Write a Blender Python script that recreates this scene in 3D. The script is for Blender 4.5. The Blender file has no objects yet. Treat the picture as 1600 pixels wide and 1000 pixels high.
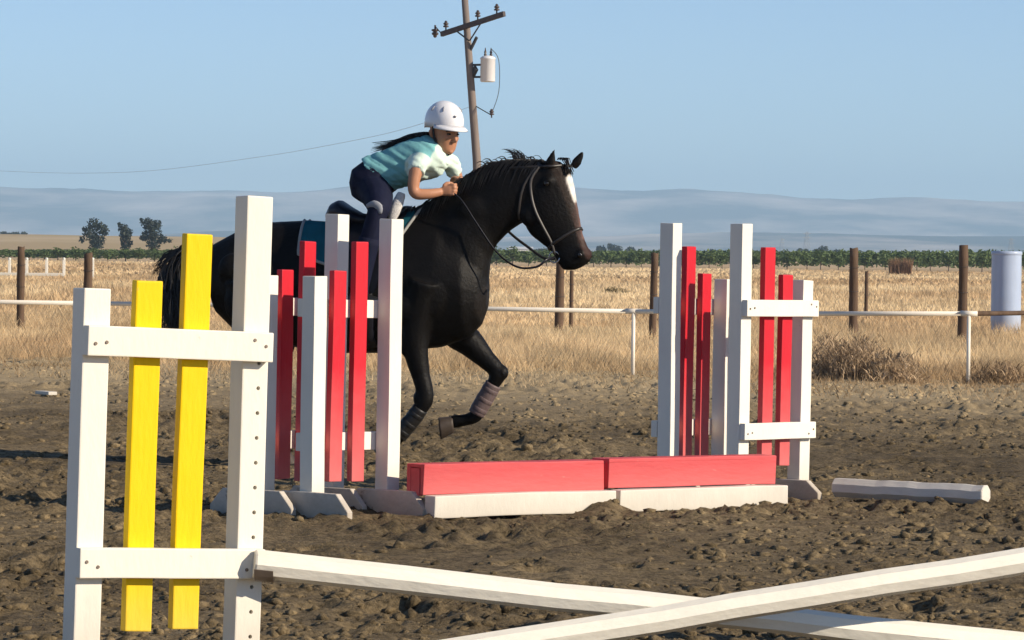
import bpy, bmesh, math, random
import numpy as np
from mathutils import Vector, Matrix
from mathutils.bvhtree import BVHTree

R = math.radians
random.seed(7)
rng = np.random.default_rng(11)
SC = bpy.context.scene
COL = SC.collection

# ------------------------------------------------------------------ camera
FPX, CAMH, HORIZ, ROLL = 6500.0, 1.347, 395.0, 0.0122
cam_d = bpy.data.cameras.new('camera')
cam = bpy.data.objects.new('camera', cam_d)
COL.objects.link(cam)
cam_d.sensor_width = 36.0
cam_d.lens = FPX / 1600.0 * 36.0
cam_d.clip_start, cam_d.clip_end = 0.2, 60000
PITCH = math.atan((500 - HORIZ) / FPX)
CM = Matrix.Translation((0, 0, CAMH)) @ Matrix.Rotation(math.pi / 2 - PITCH, 4, 'X') @ Matrix.Rotation(ROLL, 4, 'Z')
cam.matrix_world = CM
SC.camera = cam

# ------------------------------------------------------------------ sky, sun, exposure
SUN_EL, SUN_AZ = 26.0, 66.0            # azimuth: degrees to the right of "straight behind the camera"
sdir = Vector((math.sin(R(SUN_AZ)) * math.cos(R(SUN_EL)), -math.cos(R(SUN_AZ)) * math.cos(R(SUN_EL)), math.sin(R(SUN_EL))))
world = bpy.data.worlds.new('World'); SC.world = world
world.use_nodes = True
wn = world.node_tree
sky = wn.nodes.new('ShaderNodeTexSky'); sky.sky_type = 'NISHITA'; sky.sun_disc = False
sky.sun_elevation = R(SUN_EL)
sky.sun_rotation = math.atan2(sdir.x, sdir.y)
sky.air_density, sky.dust_density, sky.ozone_density, sky.altitude = 0.55, 0.1, 3.0, 0
wn.nodes['Background'].inputs['Strength'].default_value = 0.113
wn.links.new(sky.outputs[0], wn.nodes['Background'].inputs[0])
sun_d = bpy.data.lights.new('sun', 'SUN'); sun_d.energy = 5.0; sun_d.angle = R(0.5); sun_d.color = (1.0, 0.87, 0.69)
sun = bpy.data.objects.new('sun', sun_d); COL.objects.link(sun)
sun.rotation_euler = sdir.to_track_quat('Z', 'Y').to_euler()
vs = SC.view_settings
vs.view_transform, vs.look, vs.gamma, vs.exposure = 'Standard', 'None', 1.0, 0.29
vs.use_curve_mapping = False
SC.cycles.use_denoising = True
SC.cycles.max_bounces = 6
SC.cycles.volume_bounces = 1
SC.cycles.diffuse_bounces = 3
SC.cycles.use_adaptive_sampling = True
SC.cycles.adaptive_threshold = 0.015

# ------------------------------------------------------------------ measuring helpers (photo pixel -> place in the world)
def pray(px, py):
    d = CM.to_3x3() @ Vector(((px - 800) / FPX, -(py - 500) / FPX, -1.0))
    return Vector((0, 0, CAMH)), d
def at(px, py, Y):
    o, d = pray(px, py); return o + d * (Y / d.y)
def gnd(px, py, z=0.0):
    o, d = pray(px, py); return o + d * ((z - CAMH) / d.z)
def ground_y(px, Y):      # pixel row of the flat ground at that depth
    return HORIZ + ROLL * (px - 800) + CAMH * FPX / Y

# ------------------------------------------------------------------ object helpers
def tag(o, label=None, cat=None, group=None, kind=None):
    if label: o['label'] = label
    if cat: o['category'] = cat
    if group: o['group'] = group
    if kind: o['kind'] = kind
    return o
def empty(name, loc=(0, 0, 0), rz=0.0, label=None, cat=None, group=None):
    o = bpy.data.objects.new(name, None); COL.objects.link(o)
    o.location = loc; o.rotation_euler = (0, 0, rz); o.empty_display_size = 0.1
    return tag(o, label, cat, group)
def link(name, me, mat=None, parent=None, loc=None, rot=None):
    o = bpy.data.objects.new(name, me); COL.objects.link(o)
    if mat is not None and len(me.materials) == 0: me.materials.append(mat)
    if parent is not None: o.parent = parent
    if loc is not None: o.location = loc
    if rot is not None: o.rotation_euler = rot
    return o
def bm_obj(name, bm, mat=None, parent=None, smooth=False, loc=None, rot=None, recalc=True):
    if recalc: bmesh.ops.recalc_face_normals(bm, faces=bm.faces)
    me = bpy.data.meshes.new(name); bm.to_mesh(me); bm.free()
    if smooth: me.polygons.foreach_set('use_smooth', [True] * len(me.polygons))
    return link(name, me, mat, parent, loc, rot)
def np_mesh(name, verts, faces, smooth=False, cols=None):
    """faces: (n,3) or (n,4) int array"""
    me = bpy.data.meshes.new(name)
    verts = np.asarray(verts, np.float32); faces = np.asarray(faces, np.int32)
    n, k = faces.shape
    me.vertices.add(len(verts)); me.vertices.foreach_set('co', verts.ravel())
    me.loops.add(n * k); me.loops.foreach_set('vertex_index', faces.ravel())
    me.polygons.add(n)
    me.polygons.foreach_set('loop_start', np.arange(0, n * k, k, dtype=np.int32))
    me.update(calc_edges=True)
    if smooth: me.polygons.foreach_set('use_smooth', np.ones(n, bool))
    if cols is not None:
        a = me.color_attributes.new('Col', 'FLOAT_COLOR', 'POINT')
        c4 = np.ones((len(verts), 4), np.float32); c4[:, :3] = cols
        a.data.foreach_set('color', c4.ravel())
    return me
def box_bm(sx, sy, sz, bevel=0.004, c=(0, 0, 0), warp=0.0):
    bm = bmesh.new()
    bmesh.ops.create_cube(bm, size=1.0)
    bmesh.ops.scale(bm, vec=(sx, sy, sz), verts=bm.verts)
    L = max(sx, sy, sz); ax = (sx, sy, sz).index(L)
    if warp:
        ed = [e for e in bm.edges if abs((e.verts[0].co - e.verts[1].co)[ax]) > L * .9]
        bmesh.ops.subdivide_edges(bm, edges=ed, cuts=9, use_grid_fill=True)
        ph = [random.uniform(0, 6.28) for _ in range(4)]
        for v in bm.verts:
            t_ = v.co[ax] / L * 6.28
            for k, a_ in enumerate([i for i in range(3) if i != ax]):
                v.co[a_] += warp * (math.sin(t_ * .5 + ph[k]) + .5 * math.sin(t_ * 1.3 + ph[k + 2])) + random.uniform(-.25, .25) * warp
            if abs(abs(v.co[ax]) - L / 2) < 1e-4: v.co[ax] += random.uniform(-1, 1) * warp * 1.6
        bm.normal_update()
        sharp = [e for e in bm.edges if len(e.link_faces) == 2 and e.calc_face_angle(0) > 1.0]
        if bevel: bmesh.ops.bevel(bm, geom=sharp, offset=bevel, segments=2, affect='EDGES', profile=0.6)
    elif bevel: bmesh.ops.bevel(bm, geom=list(bm.edges), offset=bevel, segments=2, affect='EDGES', profile=0.6)
    bmesh.ops.translate(bm, vec=c, verts=bm.verts)
    return bm
def box(name, s, c, mat, parent, bevel=0.004, rot=None, warp=0.0):
    return bm_obj(name, box_bm(*s, bevel=bevel, warp=warp), mat, parent, loc=c, rot=rot)

def ring(c, u, v, n=20, e=2.2, tt=0.0, tb=0.0):
    out = []
    for i in range(n):
        t = 2 * math.pi * i / n
        a, b = math.cos(t), math.sin(t)
        a = math.copysign(abs(a) ** (2 / e), a); b = math.copysign(abs(b) ** (2 / e), b)
        w = 1 - (tt * max(0, b) ** 1.5) - (tb * max(0, -b) ** 1.5)
        out.append(c + u * (a * w) + v * b)
    return out
def loft(bm, rings, cap=True):
    vr = [[bm.verts.new(p) for p in r] for r in rings]
    n = len(vr[0])
    for a, b in zip(vr[:-1], vr[1:]):
        for i in range(n):
            bm.faces.new((a[i], a[(i + 1) % n], b[(i + 1) % n], b[i]))
    if cap:
        bm.faces.new(list(reversed(vr[0]))); bm.faces.new(vr[-1])
def smooth_path(pts, rad, sub=4):
    """Catmull-Rom resample"""
    P = [Vector(p) for p in pts]; out, ro = [], []
    for i in range(len(P) - 1):
        p0, p1, p2, p3 = P[max(i - 1, 0)], P[i], P[i + 1], P[min(i + 2, len(P) - 1)]
        for k in range(sub):
            t = k / sub
            out.append(0.5 * ((2 * p1) + (p2 - p0) * t + (2 * p0 - 5 * p1 + 4 * p2 - p3) * t * t + (3 * p1 - p0 - 3 * p2 + p3) * t ** 3))
            ro.append(rad[i] * (1 - t) + rad[i + 1] * t)
    out.append(P[-1]); ro.append(rad[-1])
    return out, ro
def tube(bm, pts, rad, n=10, sub=0, flat=1.0, up=None):
    if not hasattr(rad, '__len__'): rad = [rad] * len(pts)
    if sub: pts, rad = smooth_path(pts, rad, sub)
    pts = [Vector(p) for p in pts]
    rings, u = [], None
    for i, p in enumerate(pts):
        t = (pts[min(i + 1, len(pts) - 1)] - pts[max(i - 1, 0)]).normalized()
        if up is not None: u = up - t * up.dot(t)
        elif u is None:
            a = Vector((0, 0, 1)) if abs(t.z) < 0.9 else Vector((1, 0, 0)); u = a - t * a.dot(t)
        else: u = u - t * u.dot(t)
        u.normalize(); w = t.cross(u)
        rings.append([p + (u * math.cos(2 * math.pi * k / n) + w * (math.sin(2 * math.pi * k / n) * flat)) * rad[i] for k in range(n)])
    loft(bm, rings)
def ball(bm, c, r, seg=12, rot=None):
    m = Matrix.Translation(c)
    if rot is not None: m = m @ rot
    if not hasattr(r, '__len__'): r = (r, r, r)
    m = m @ Matrix.Diagonal((*r, 1))
    bmesh.ops.create_uvsphere(bm, u_segments=seg, v_segments=max(6, seg * 2 // 3), radius=1, matrix=m)
def voxelize(o, vox, it=4, fac=0.5):
    m = o.modifiers.new('r', 'REMESH'); m.mode = 'VOXEL'; m.voxel_size = vox
    s = o.modifiers.new('s', 'SMOOTH'); s.iterations = it; s.factor = fac
    bpy.context.view_layer.update()
    dg = bpy.context.evaluated_depsgraph_get()
    me = bpy.data.meshes.new_from_object(o.evaluated_get(dg))
    o.modifiers.clear(); mats = list(o.data.materials); o.data = me
    me.materials.clear()
    for q in mats: me.materials.append(q)
    me.polygons.foreach_set('use_smooth', [True] * len(me.polygons))
    return o

# ------------------------------------------------------------------ value noise (numpy)
def vnoise(x, y, seed=0):
    xi, yi = np.floor(x).astype(np.int64), np.floor(y).astype(np.int64)
    xf, yf = x - xi, y - yi
    u, v = xf * xf * (3 - 2 * xf), yf * yf * (3 - 2 * yf)
    def h(a, b):
        n = (a * 374761393 + b * 668265263 + seed * 974634777) & 0xFFFFFFFF
        n = ((n ^ (n >> 13)) * 1274126177) & 0xFFFFFFFF
        n = n ^ (n >> 16)
        return (n & 0xFFFF) / 65535.0
    return (h(xi, yi) * (1 - u) + h(xi + 1, yi) * u) * (1 - v) + (h(xi, yi + 1) * (1 - u) + h(xi + 1, yi + 1) * u) * v
def fbm(x, y, oct=4, seed=0, gain=0.5):
    s, a, t = 0, 1.0, 0
    for k in range(oct):
        s = s + a * vnoise(x * 2 ** k + 17.3 * k, y * 2 ** k - 9.1 * k, seed + k); t += a; a *= gain
    return s / t

# ------------------------------------------------------------------ materials
MATS = {}
def N(t, kind, **kw):
    n = t.nodes.new(kind)
    for k, v in kw.items(): setattr(n, k, v)
    return n
def material(name, base, rough=0.6, var=0.12, scale=8.0, bump=0.0, bscale=60.0, spec=0.4, dust=None, attr=False,
             stretch=(1, 1, 1), coord='Object', metallic=0.0, trans=0.0, spots=None):
    m = bpy.data.materials.new(name); m.use_nodes = True
    t = m.node_tree; p = t.nodes['Principled BSDF']
    p.inputs['Roughness'].default_value = rough
    p.inputs['Specular IOR Level'].default_value = spec
    p.inputs['Metallic'].default_value = metallic
    tc = N(t, 'ShaderNodeTexCoord'); mp = N(t, 'ShaderNodeMapping'); mp.inputs['Scale'].default_value = stretch
    t.links.new(tc.outputs[coord], mp.inputs[0])
    nz = N(t, 'ShaderNodeTexNoise'); nz.inputs['Scale'].default_value = scale; nz.inputs['Detail'].default_value = 6; nz.inputs['Roughness'].default_value = 0.65
    t.links.new(mp.outputs[0], nz.inputs['Vector'])
    mr = N(t, 'ShaderNodeMapRange'); mr.inputs[1].default_value = 0.3; mr.inputs[2].default_value = 0.7
    mr.inputs[3].default_value = 1 - var; mr.inputs[4].default_value = 1 + var
    t.links.new(nz.outputs[0], mr.inputs[0])
    if attr:
        src = N(t, 'ShaderNodeVertexColor'); src.layer_name = 'Col'; col = src.outputs[0]
    else:
        src = N(t, 'ShaderNodeRGB'); src.outputs[0].default_value = (*base, 1); col = src.outputs[0]
    mul = N(t, 'ShaderNodeVectorMath', operation='SCALE')
    t.links.new(col, mul.inputs[0]); t.links.new(mr.outputs[0], mul.inputs['Scale'])
    col = mul.outputs[0]
    if spots:       # worn spots: (colour, threshold, scale)
        n3 = N(t, 'ShaderNodeTexNoise'); n3.inputs['Scale'].default_value = spots[2]; n3.inputs['Detail'].default_value = 8; n3.inputs['Roughness'].default_value = 0.7
        t.links.new(mp.outputs[0], n3.inputs['Vector'])
        r3 = N(t, 'ShaderNodeMapRange'); r3.inputs[1].default_value = spots[1]; r3.inputs[2].default_value = spots[1] + 0.06
        t.links.new(n3.outputs[0], r3.inputs[0])
        mx = N(t, 'ShaderNodeMix', data_type='RGBA'); t.links.new(r3.outputs[0], mx.inputs[0]); t.links.new(col, mx.inputs[6]); mx.inputs[7].default_value = (*spots[0], 1)
        col = mx.outputs[2]
    if dust:        # dust splashed up from the arena: (colour, z top, z bottom, strength)
        ge = N(t, 'ShaderNodeNewGeometry'); sp = N(t, 'ShaderNodeSeparateXYZ'); t.links.new(ge.outputs['Position'], sp.inputs[0])
        n2 = N(t, 'ShaderNodeTexNoise'); n2.inputs['Scale'].default_value = 14; n2.inputs['Detail'].default_value = 6
        t.links.new(ge.outputs['Position'], n2.inputs['Vector'])
        ad = N(t, 'ShaderNodeMath', operation='MULTIPLY_ADD'); ad.inputs[1].default_value = 0.35 * (dust[1] - dust[2]); t.links.new(n2.outputs[0], ad.inputs[0]); t.links.new(sp.outputs[2], ad.inputs[2])
        r2 = N(t, 'ShaderNodeMapRange'); r2.inputs[1].default_value = dust[1] + .17 * (dust[1] - dust[2]); r2.inputs[2].default_value = dust[2]
        r2.inputs[3].default_value = 0; r2.inputs[4].default_value = dust[3]
        t.links.new(ad.outputs[0], r2.inputs[0])
        mx = N(t, 'ShaderNodeMix', data_type='RGBA'); t.links.new(r2.outputs[0], mx.inputs[0]); t.links.new(col, mx.inputs[6]); mx.inputs[7].default_value = (*dust[0], 1)
        col = mx.outputs[2]
    t.links.new(col, p.inputs['Base Color'])
    if bump:
        nb = N(t, 'ShaderNodeTexNoise'); nb.inputs['Scale'].default_value = bscale; nb.inputs['Detail'].default_value = 5
        t.links.new(mp.outputs[0], nb.inputs['Vector'])
        b = N(t, 'ShaderNodeBump'); b.inputs['Strength'].default_value = bump; b.inputs['Distance'].default_value = 0.01
        t.links.new(nb.outputs[0], b.inputs['Height']); t.links.new(b.outputs[0], p.inputs['Normal'])
    if trans:
        tr = N(t, 'ShaderNodeBsdfTranslucent'); t.links.new(col, tr.inputs[0])
        ms = N(t, 'ShaderNodeMixShader'); ms.inputs[0].default_value = trans
        out = t.nodes['Material Output']
        t.links.new(p.outputs[0], ms.inputs[1]); t.links.new(tr.outputs[0], ms.inputs[2]); t.links.new(ms.outputs[0], out.inputs[0])
    MATS[name] = m
    return m
DUST = (0.30, 0.235, 0.165)
white = material('white_paint', (0.81, 0.765, 0.665), 0.55, 0.035, 5, 0.15, 45, 0.3, dust=(DUST, 0.34, -0.05, 0.6), stretch=(1, 1, .4), spots=((0.40, 0.33, 0.26), 0.665, 22))
white_far = material('weathered_white_paint', (0.80, 0.765, 0.675), 0.6, 0.05, 5, 0.15, 45, 0.3, dust=(DUST, 0.24, -0.05, 0.6), stretch=(1, 1, .4), spots=((0.40, 0.33, 0.26), 0.67, 20))
yellow = material('yellow_paint', (0.85, 0.57, 0.002), 0.55, 0.05, 5, 0.25, 45, 0.2, dust=((0.72, 0.55, 0.16), 0.36, 0.06, 0.6), stretch=(1, 1, .25), spots=((0.50, 0.36, 0.10), 0.665, 22))
red = material('red_paint', (0.58, 0.008, 0.022), 0.5, 0.10, 6, 0.25, 45, 0.35, dust=((0.62, 0.20, 0.19), 0.78, 0.14, 0.85), stretch=(1, 1, .25), spots=((0.50, 0.20, 0.17), 0.68, 18))
red_box = material('faded_red_paint', (0.62, 0.085, 0.092), 0.6, 0.14, 5, 0.25, 40, 0.3, stretch=(.3, 1, 1), dust=((0.50, 0.21, 0.18), 0.24, 0.06, 0.5), spots=((0.56, 0.24, 0.21), 0.64, 30))
dark_hole = material('shadowed_hole', (0.03, 0.026, 0.022), 0.9)
screw_m = material('rusty_screw', (0.20, 0.16, 0.13), 0.5, metallic=0.6)
pole_white = material('white_pole_paint', (0.83, 0.785, 0.68), 0.55, 0.06, 6, 0.3, 40, 0.35, stretch=(.4, 1, 1), spots=((0.40, 0.32, 0.24), 0.69, 20))
foot_m = material('worn_foot_paint', (0.58, 0.53, 0.46), 0.75, 0.18, 7, 0.4, 40, 0.2, dust=(DUST, 0.16, -0.02, 0.75), spots=((0.30, 0.24, 0.18), 0.62, 10))
pipe_white = material('white_pipe', (0.78, 0.72, 0.62), 0.45, 0.05, 3)
wood_post = material('weathered_post_wood', (0.115, 0.075, 0.05), 0.85, 0.3, 6, 0.5, 30, 0.2, stretch=(1, 1, .2))
pole_wood = material('utility_pole_wood', (0.20, 0.165, 0.145), 0.85, 0.25, 4, 0.4, 20, 0.2, stretch=(1, 1, .1))
cross_wood = material('crossarm_wood', (0.10, 0.085, 0.085), 0.85, 0.25, 4, 0.3, 20, 0.2)
grey_metal = material('grey_enamel', (0.72, 0.73, 0.75), 0.4, 0.05, 3)
dark_metal = material('dark_hardware', (0.05, 0.05, 0.055), 0.5, 0.1, 3)
porcelain = material('brown_porcelain', (0.07, 0.05, 0.045), 0.3)
tank_m = material('pale_blue_plastic', (0.37, 0.45, 0.60), 0.4, 0.08, 3, dust=((0.45, 0.40, 0.33), 0.5, 0.0, 0.6), stretch=(3, 3, .3), spots=((0.42, 0.42, 0.40), 0.63, 4))
leaf = {}
def leaf_mat(name, c, tr=0.25): leaf[name] = material(name, c, 0.6, 0.45, 1.2, spec=0.25, trans=tr); return leaf[name]
leaf_mat('orchard_leaf', (0.11, 0.155, 0.055)); leaf_mat('dark_tree_leaf', (0.024, 0.034, 0.026), .08); leaf_mat('far_tree_leaf', (0.03, 0.04, 0.03), .1)
bark = material('bark', (0.10, 0.075, 0.055), 0.9, 0.3, 5)
grass_m = material('dry_grass_blades', (1, 1, 1), 0.8, 0.10, 0.6, spec=0.15, attr=True, trans=0.5, coord='Object')
weed_m = material('dry_weed_twigs', (1, 1, 1), 0.85, 0.15, 3, spec=0.15, attr=True, trans=0.15)

# ------------------------------------------------------------------ ground: arena dirt (relief is geometry), the fields beyond, hills
def arena_edge(x):           # depth where the worked dirt ends and dry grass begins
    return 45.5 - 0.35 * x
MOUND = gnd(940, 800)
HOOF = [(rng.uniform(-.13, .13) * yy_, yy_, rng.uniform(.05, .10)) for yy_ in 13.5 + 30 * rng.random(170) ** 1.2]
HOOF += [(g_.x, g_.y, r_) for g_, r_ in ((gnd(748, 680), .15), (gnd(912, 691), .15), (gnd(1410, 722), .13), (gnd(660, 715), .11), (gnd(850, 648), .12))]
def arena_h(x, y):
    base = 0.045 * (fbm(x * 0.9, y * 0.55, 3, 3) - 0.5) + 0.03 * (fbm(x * 3.1, y * 2.2, 2, 21) - 0.5)
    wx, wy = x + 0.08 * (fbm(x * 5, y * 5, 2, 101) - .5), y + 0.10 * (fbm(x * 5, y * 5, 2, 103) - .5)
    c = fbm(wx * 8.5, wy * 6.0, 3, 31, 0.75)
    clod = np.clip((c - 0.40) / 0.34, 0, 1)
    patch = np.clip((fbm(x * 0.7, y * 0.45, 3, 77) - 0.3) / 0.35, 0.25, 1)
    f = fbm(wx * 24, wy * 18, 2, 51) - 0.5
    h = base + 0.052 * clod * patch + 0.026 * f * (0.4 + patch)
    for (hx, hy, r) in HOOF:            # hoof prints and scuffs
        m = (np.abs(x - hx) < 4 * r) & (np.abs(y - hy) < 6 * r)
        if not m.any(): continue
        dx, dy = (x[m] - hx) / r, (y[m] - hy) / (r * 1.4)
        q = dx * dx + dy * dy
        h[m] = h[m] - 0.045 * np.exp(-q * q * .6) + 0.014 * np.exp(-((np.sqrt(q) - 1.5) / .45) ** 2)
    mx = np.exp(-(((x - MOUND.x) / 0.10) ** 2 + ((y - MOUND.y) / 0.22) ** 2))
    h = h + 0.085 * mx * (0.55 + 0.9 * fbm(x * 18, y * 14, 2, 91))
    return h - 0.012
def H_at(x, y): return float(arena_h(np.array([x], float), np.array([y], float))[0])
def grid_mesh(name, xs, ys, zf, smooth=True):
    X, Y = np.meshgrid(xs, ys)
    Z = zf(X, Y)
    v = np.stack([X.ravel(), Y.ravel(), Z.ravel()], 1)
    nx, ny = len(xs), len(ys)
    i = np.arange(nx * ny).reshape(ny, nx)
    f = np.stack([i[:-1, :-1].ravel(), i[:-1, 1:].ravel(), i[1:, 1:].ravel(), i[1:, :-1].ravel()], 1)
    return np_mesh(name, v, f, smooth)

def dirt_material():
    m = bpy.data.materials.new('arena_dirt'); m.use_nodes = True
    t = m.node_tree; p = t.nodes['Principled BSDF']; p.inputs['Roughness'].default_value = 0.95; p.inputs['Specular IOR Level'].default_value = 0.15
    ge = N(t, 'ShaderNodeNewGeometry')
    def noise(scale, det=6, stretch=(1, 1, 1)):
        mp = N(t, 'ShaderNodeMapping'); mp.inputs['Scale'].default_value = stretch
        n = N(t, 'ShaderNodeTexNoise'); n.inputs['Scale'].default_value = scale; n.inputs['Detail'].default_value = det; n.inputs['Roughness'].default_value = 0.65
        t.links.new(ge.outputs['Position'], mp.inputs[0]); t.links.new(mp.outputs[0], n.inputs['Vector']); return n
    r = N(t, 'ShaderNodeValToRGB'); n1 = noise(0.55, 8, (1, .5, 1))
    r.color_ramp.elements[0].position = 0.33; r.color_ramp.elements[0].color = (0.122, 0.090, 0.050, 1)
    r.color_ramp.elements[1].position = 0.68; r.color_ramp.elements[1].color = (0.25, 0.188, 0.106, 1)
    t.links.new(n1.outputs[0], r.inputs[0])
    n2 = noise(9, 6); r2 = N(t, 'ShaderNodeMapRange'); r2.inputs[1].default_value = 0.3; r2.inputs[2].default_value = 0.7; r2.inputs[3].default_value = 0.6; r2.inputs[4].default_value = 1.3
    t.links.new(n2.outputs[0], r2.inputs[0])
    mul = N(t, 'ShaderNodeVectorMath', operation='SCALE'); t.links.new(r.outputs[0], mul.inputs[0]); t.links.new(r2.outputs[0], mul.inputs['Scale'])
    n4 = noise(34, 5); r4 = N(t, 'ShaderNodeMapRange'); r4.inputs[1].default_value = 0.36; r4.inputs[2].default_value = 0.56; r4.inputs[3].default_value = 0.45; r4.inputs[4].default_value = 1.12
    t.links.new(n4.outputs[0], r4.inputs[0])
    mu2 = N(t, 'ShaderNodeVectorMath', operation='SCALE'); t.links.new(mul.outputs[0], mu2.inputs[0]); t.links.new(r4.outputs[0], mu2.inputs['Scale'])
    # drier, paler dirt along the unused far edge of the arena
    sp = N(t, 'ShaderNodeSeparateXYZ'); t.links.new(ge.outputs['Position'], sp.inputs[0])
    s1 = N(t, 'ShaderNodeMath', operation='MULTIPLY_ADD'); s1.inputs[1].default_value = 0.35; t.links.new(sp.outputs[0], s1.inputs[0]); t.links.new(sp.outputs[1], s1.inputs[2])
    s2 = N(t, 'ShaderNodeMath', operation='MULTIPLY_ADD'); s2.inputs[1].default_value = 9.0; t.links.new(n1.outputs[0], s2.inputs[0]); t.links.new(s1.outputs[0], s2.inputs[2])
    s3 = N(t, 'ShaderNodeMapRange'); s3.inputs[1].default_value = 37.0; s3.inputs[2].default_value = 48.0; t.links.new(s2.outputs[0], s3.inputs[0])
    mx = N(t, 'ShaderNodeMix', data_type='RGBA'); t.links.new(s3.outputs[0], mx.inputs[0]); t.links.new(mu2.outputs[0], mx.inputs[6]); mx.inputs[7].default_value = (0.42, 0.325, 0.195, 1)
    t.links.new(mx.outputs[2], p.inputs['Base Color'])
    n3 = noise(70, 6); b = N(t, 'ShaderNodeBump'); b.inputs['Strength'].default_value = 0.7; b.inputs['Distance'].default_value = 0.02
    t.links.new(n3.outputs[0], b.inputs['Height']); t.links.new(b.outputs[0], p.inputs['Normal'])
    return m
dirt = dirt_material()
xs = np.arange(-8.5, 8.51, 0.032)
ys = np.concatenate([np.arange(10.0, 30.0, 0.05), np.arange(30.0, 51.0, 0.075)])
tag(link('arena_ground', grid_mesh('arena_ground', xs, ys, arena_h), dirt), kind='structure', label='churned brown dirt of the riding arena')

# loose clods lying on the dirt
ico = bmesh.new(); bmesh.ops.create_icosphere(ico, subdivisions=1, radius=1.0)
ico_v = np.array([v.co[:] for v in ico.verts]); ico_f = np.array([[v.index for v in f.verts] for f in ico.faces]); ico.free()
nC = 22000
cy = 13 + (46 - 13) * rng.random(nC) ** 1.5
cx = (rng.random(nC) * 2 - 1) * (cy * 0.135 + 0.5)
keep = fbm(cx * 0.6, cy * 0.4, 3, 5) + 0.25 * rng.random(nC) > 0.52
cx, cy = cx[keep], cy[keep]
cr = 0.006 + 0.030 * rng.random(len(cx)) ** 3
cz = arena_h(cx, cy) - cr * 0.15
jit = 1 + 0.9 * (rng.random((len(cx), 12, 1)) - 0.5)
sc3 = np.stack([1 + .5 * rng.random(len(cx)), 1 + .5 * rng.random(len(cx)), .6 + .4 * rng.random(len(cx))], 1)
V = ico_v[None] * jit * sc3[:, None, :] * cr[:, None, None] + np.stack([cx, cy, cz], 1)[:, None, :]
F = ico_f[None] + (np.arange(len(cx)) * 12)[:, None, None]
tag(link('dirt_clods', np_mesh('dirt_clods', V.reshape(-1, 3), F.reshape(-1, 3)), dirt), kind='stuff', label='loose brown dirt clods strewn over the arena', cat='dirt')

def field_material():
    m = bpy.data.materials.new('dry_field'); m.use_nodes = True
    t = m.node_tree; p = t.nodes['Principled BSDF']; p.inputs['Roughness'].default_value = 0.95; p.inputs['Specular IOR Level'].default_value = 0.1
    ge = N(t, 'ShaderNodeNewGeometry'); n = N(t, 'ShaderNodeTexNoise'); n.inputs['Scale'].default_value = 0.06; n.inputs['Detail'].default_value = 8
    t.links.new(ge.outputs['Position'], n.inputs['Vector'])
    r = N(t, 'ShaderNodeValToRGB')
    r.color_ramp.elements[0].position = 0.3; r.color_ramp.elements[0].color = (0.46, 0.32, 0.18, 1)
    r.color_ramp.elements[1].position = 0.7; r.color_ramp.elements[1].color = (0.60, 0.45, 0.27, 1)
    t.links.new(n.outputs[0], r.inputs[0]); t.links.new(r.outputs[0], p.inputs['Base Color'])
    return m
field = field_material()
fm = grid_mesh('field_ground', np.array([-30000, -3000, -300, -60, 60, 300, 3000, 30000.]), np.array([-3000, -100, 0, 100, 1000, 5000, 30000.]), lambda X, Y: X * 0 - 0.09, False)
tag(link('field_ground', fm, field), kind='structure', label='flat dry tan field beyond the arena')

def hill_material(name, a, b, scale):
    m = bpy.data.materials.new(name); m.use_nodes = True
    t = m.node_tree; p = t.nodes['Principled BSDF']; p.inputs['Roughness'].default_value = 1.0; p.inputs['Specular IOR Level'].default_value = 0.0
    ge = N(t, 'ShaderNodeNewGeometry'); mp = N(t, 'ShaderNodeMapping'); mp.inputs['Scale'].default_value = (1, .6, 3)
    n = N(t, 'ShaderNodeTexNoise'); n.inputs['Scale'].default_value = scale; n.inputs['Detail'].default_value = 8; n.inputs['Roughness'].default_value = 0.6
    t.links.new(ge.outputs['Position'], mp.inputs[0]); t.links.new(mp.outputs[0], n.inputs['Vector'])
    r = N(t, 'ShaderNodeValToRGB')
    r.color_ramp.elements[0].position = 0.45; r.color_ramp.elements[0].color = (*a, 1)
    r.color_ramp.elements[1].position = 0.66; r.color_ramp.elements[1].color = (*b, 1)
    t.links.new(n.outputs[0], r.inputs[0]); t.links.new(r.outputs[0], p.inputs['Base Color'])
    return m
def range_of_hills(name, y0, y1, half, hgt, prof, mat, label, nx=220, ny=40):
    xs = np.linspace(-half, half, nx); ys = np.linspace(y0, y1, ny)
    def zf(X, Y):
        t = (Y - y0) / (y1 - y0)
        s = np.sin(np.clip(t, 0, 1) * math.pi) ** 1.1
        gul = 0.84 + 0.30 * fbm(X / 420.0, Y / 700.0, 5, 61)
        return hgt * prof(X / ((y0 + y1) / 2)) * s * gul - 4
    return tag(link(name, grid_mesh(name, xs, ys, zf), mat), kind='structure', label=label)
far_mat = hill_material('far_hill_dry_scrub', (0.055, 0.068, 0.085), (0.62, 0.52, 0.46), 0.0017)
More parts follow.
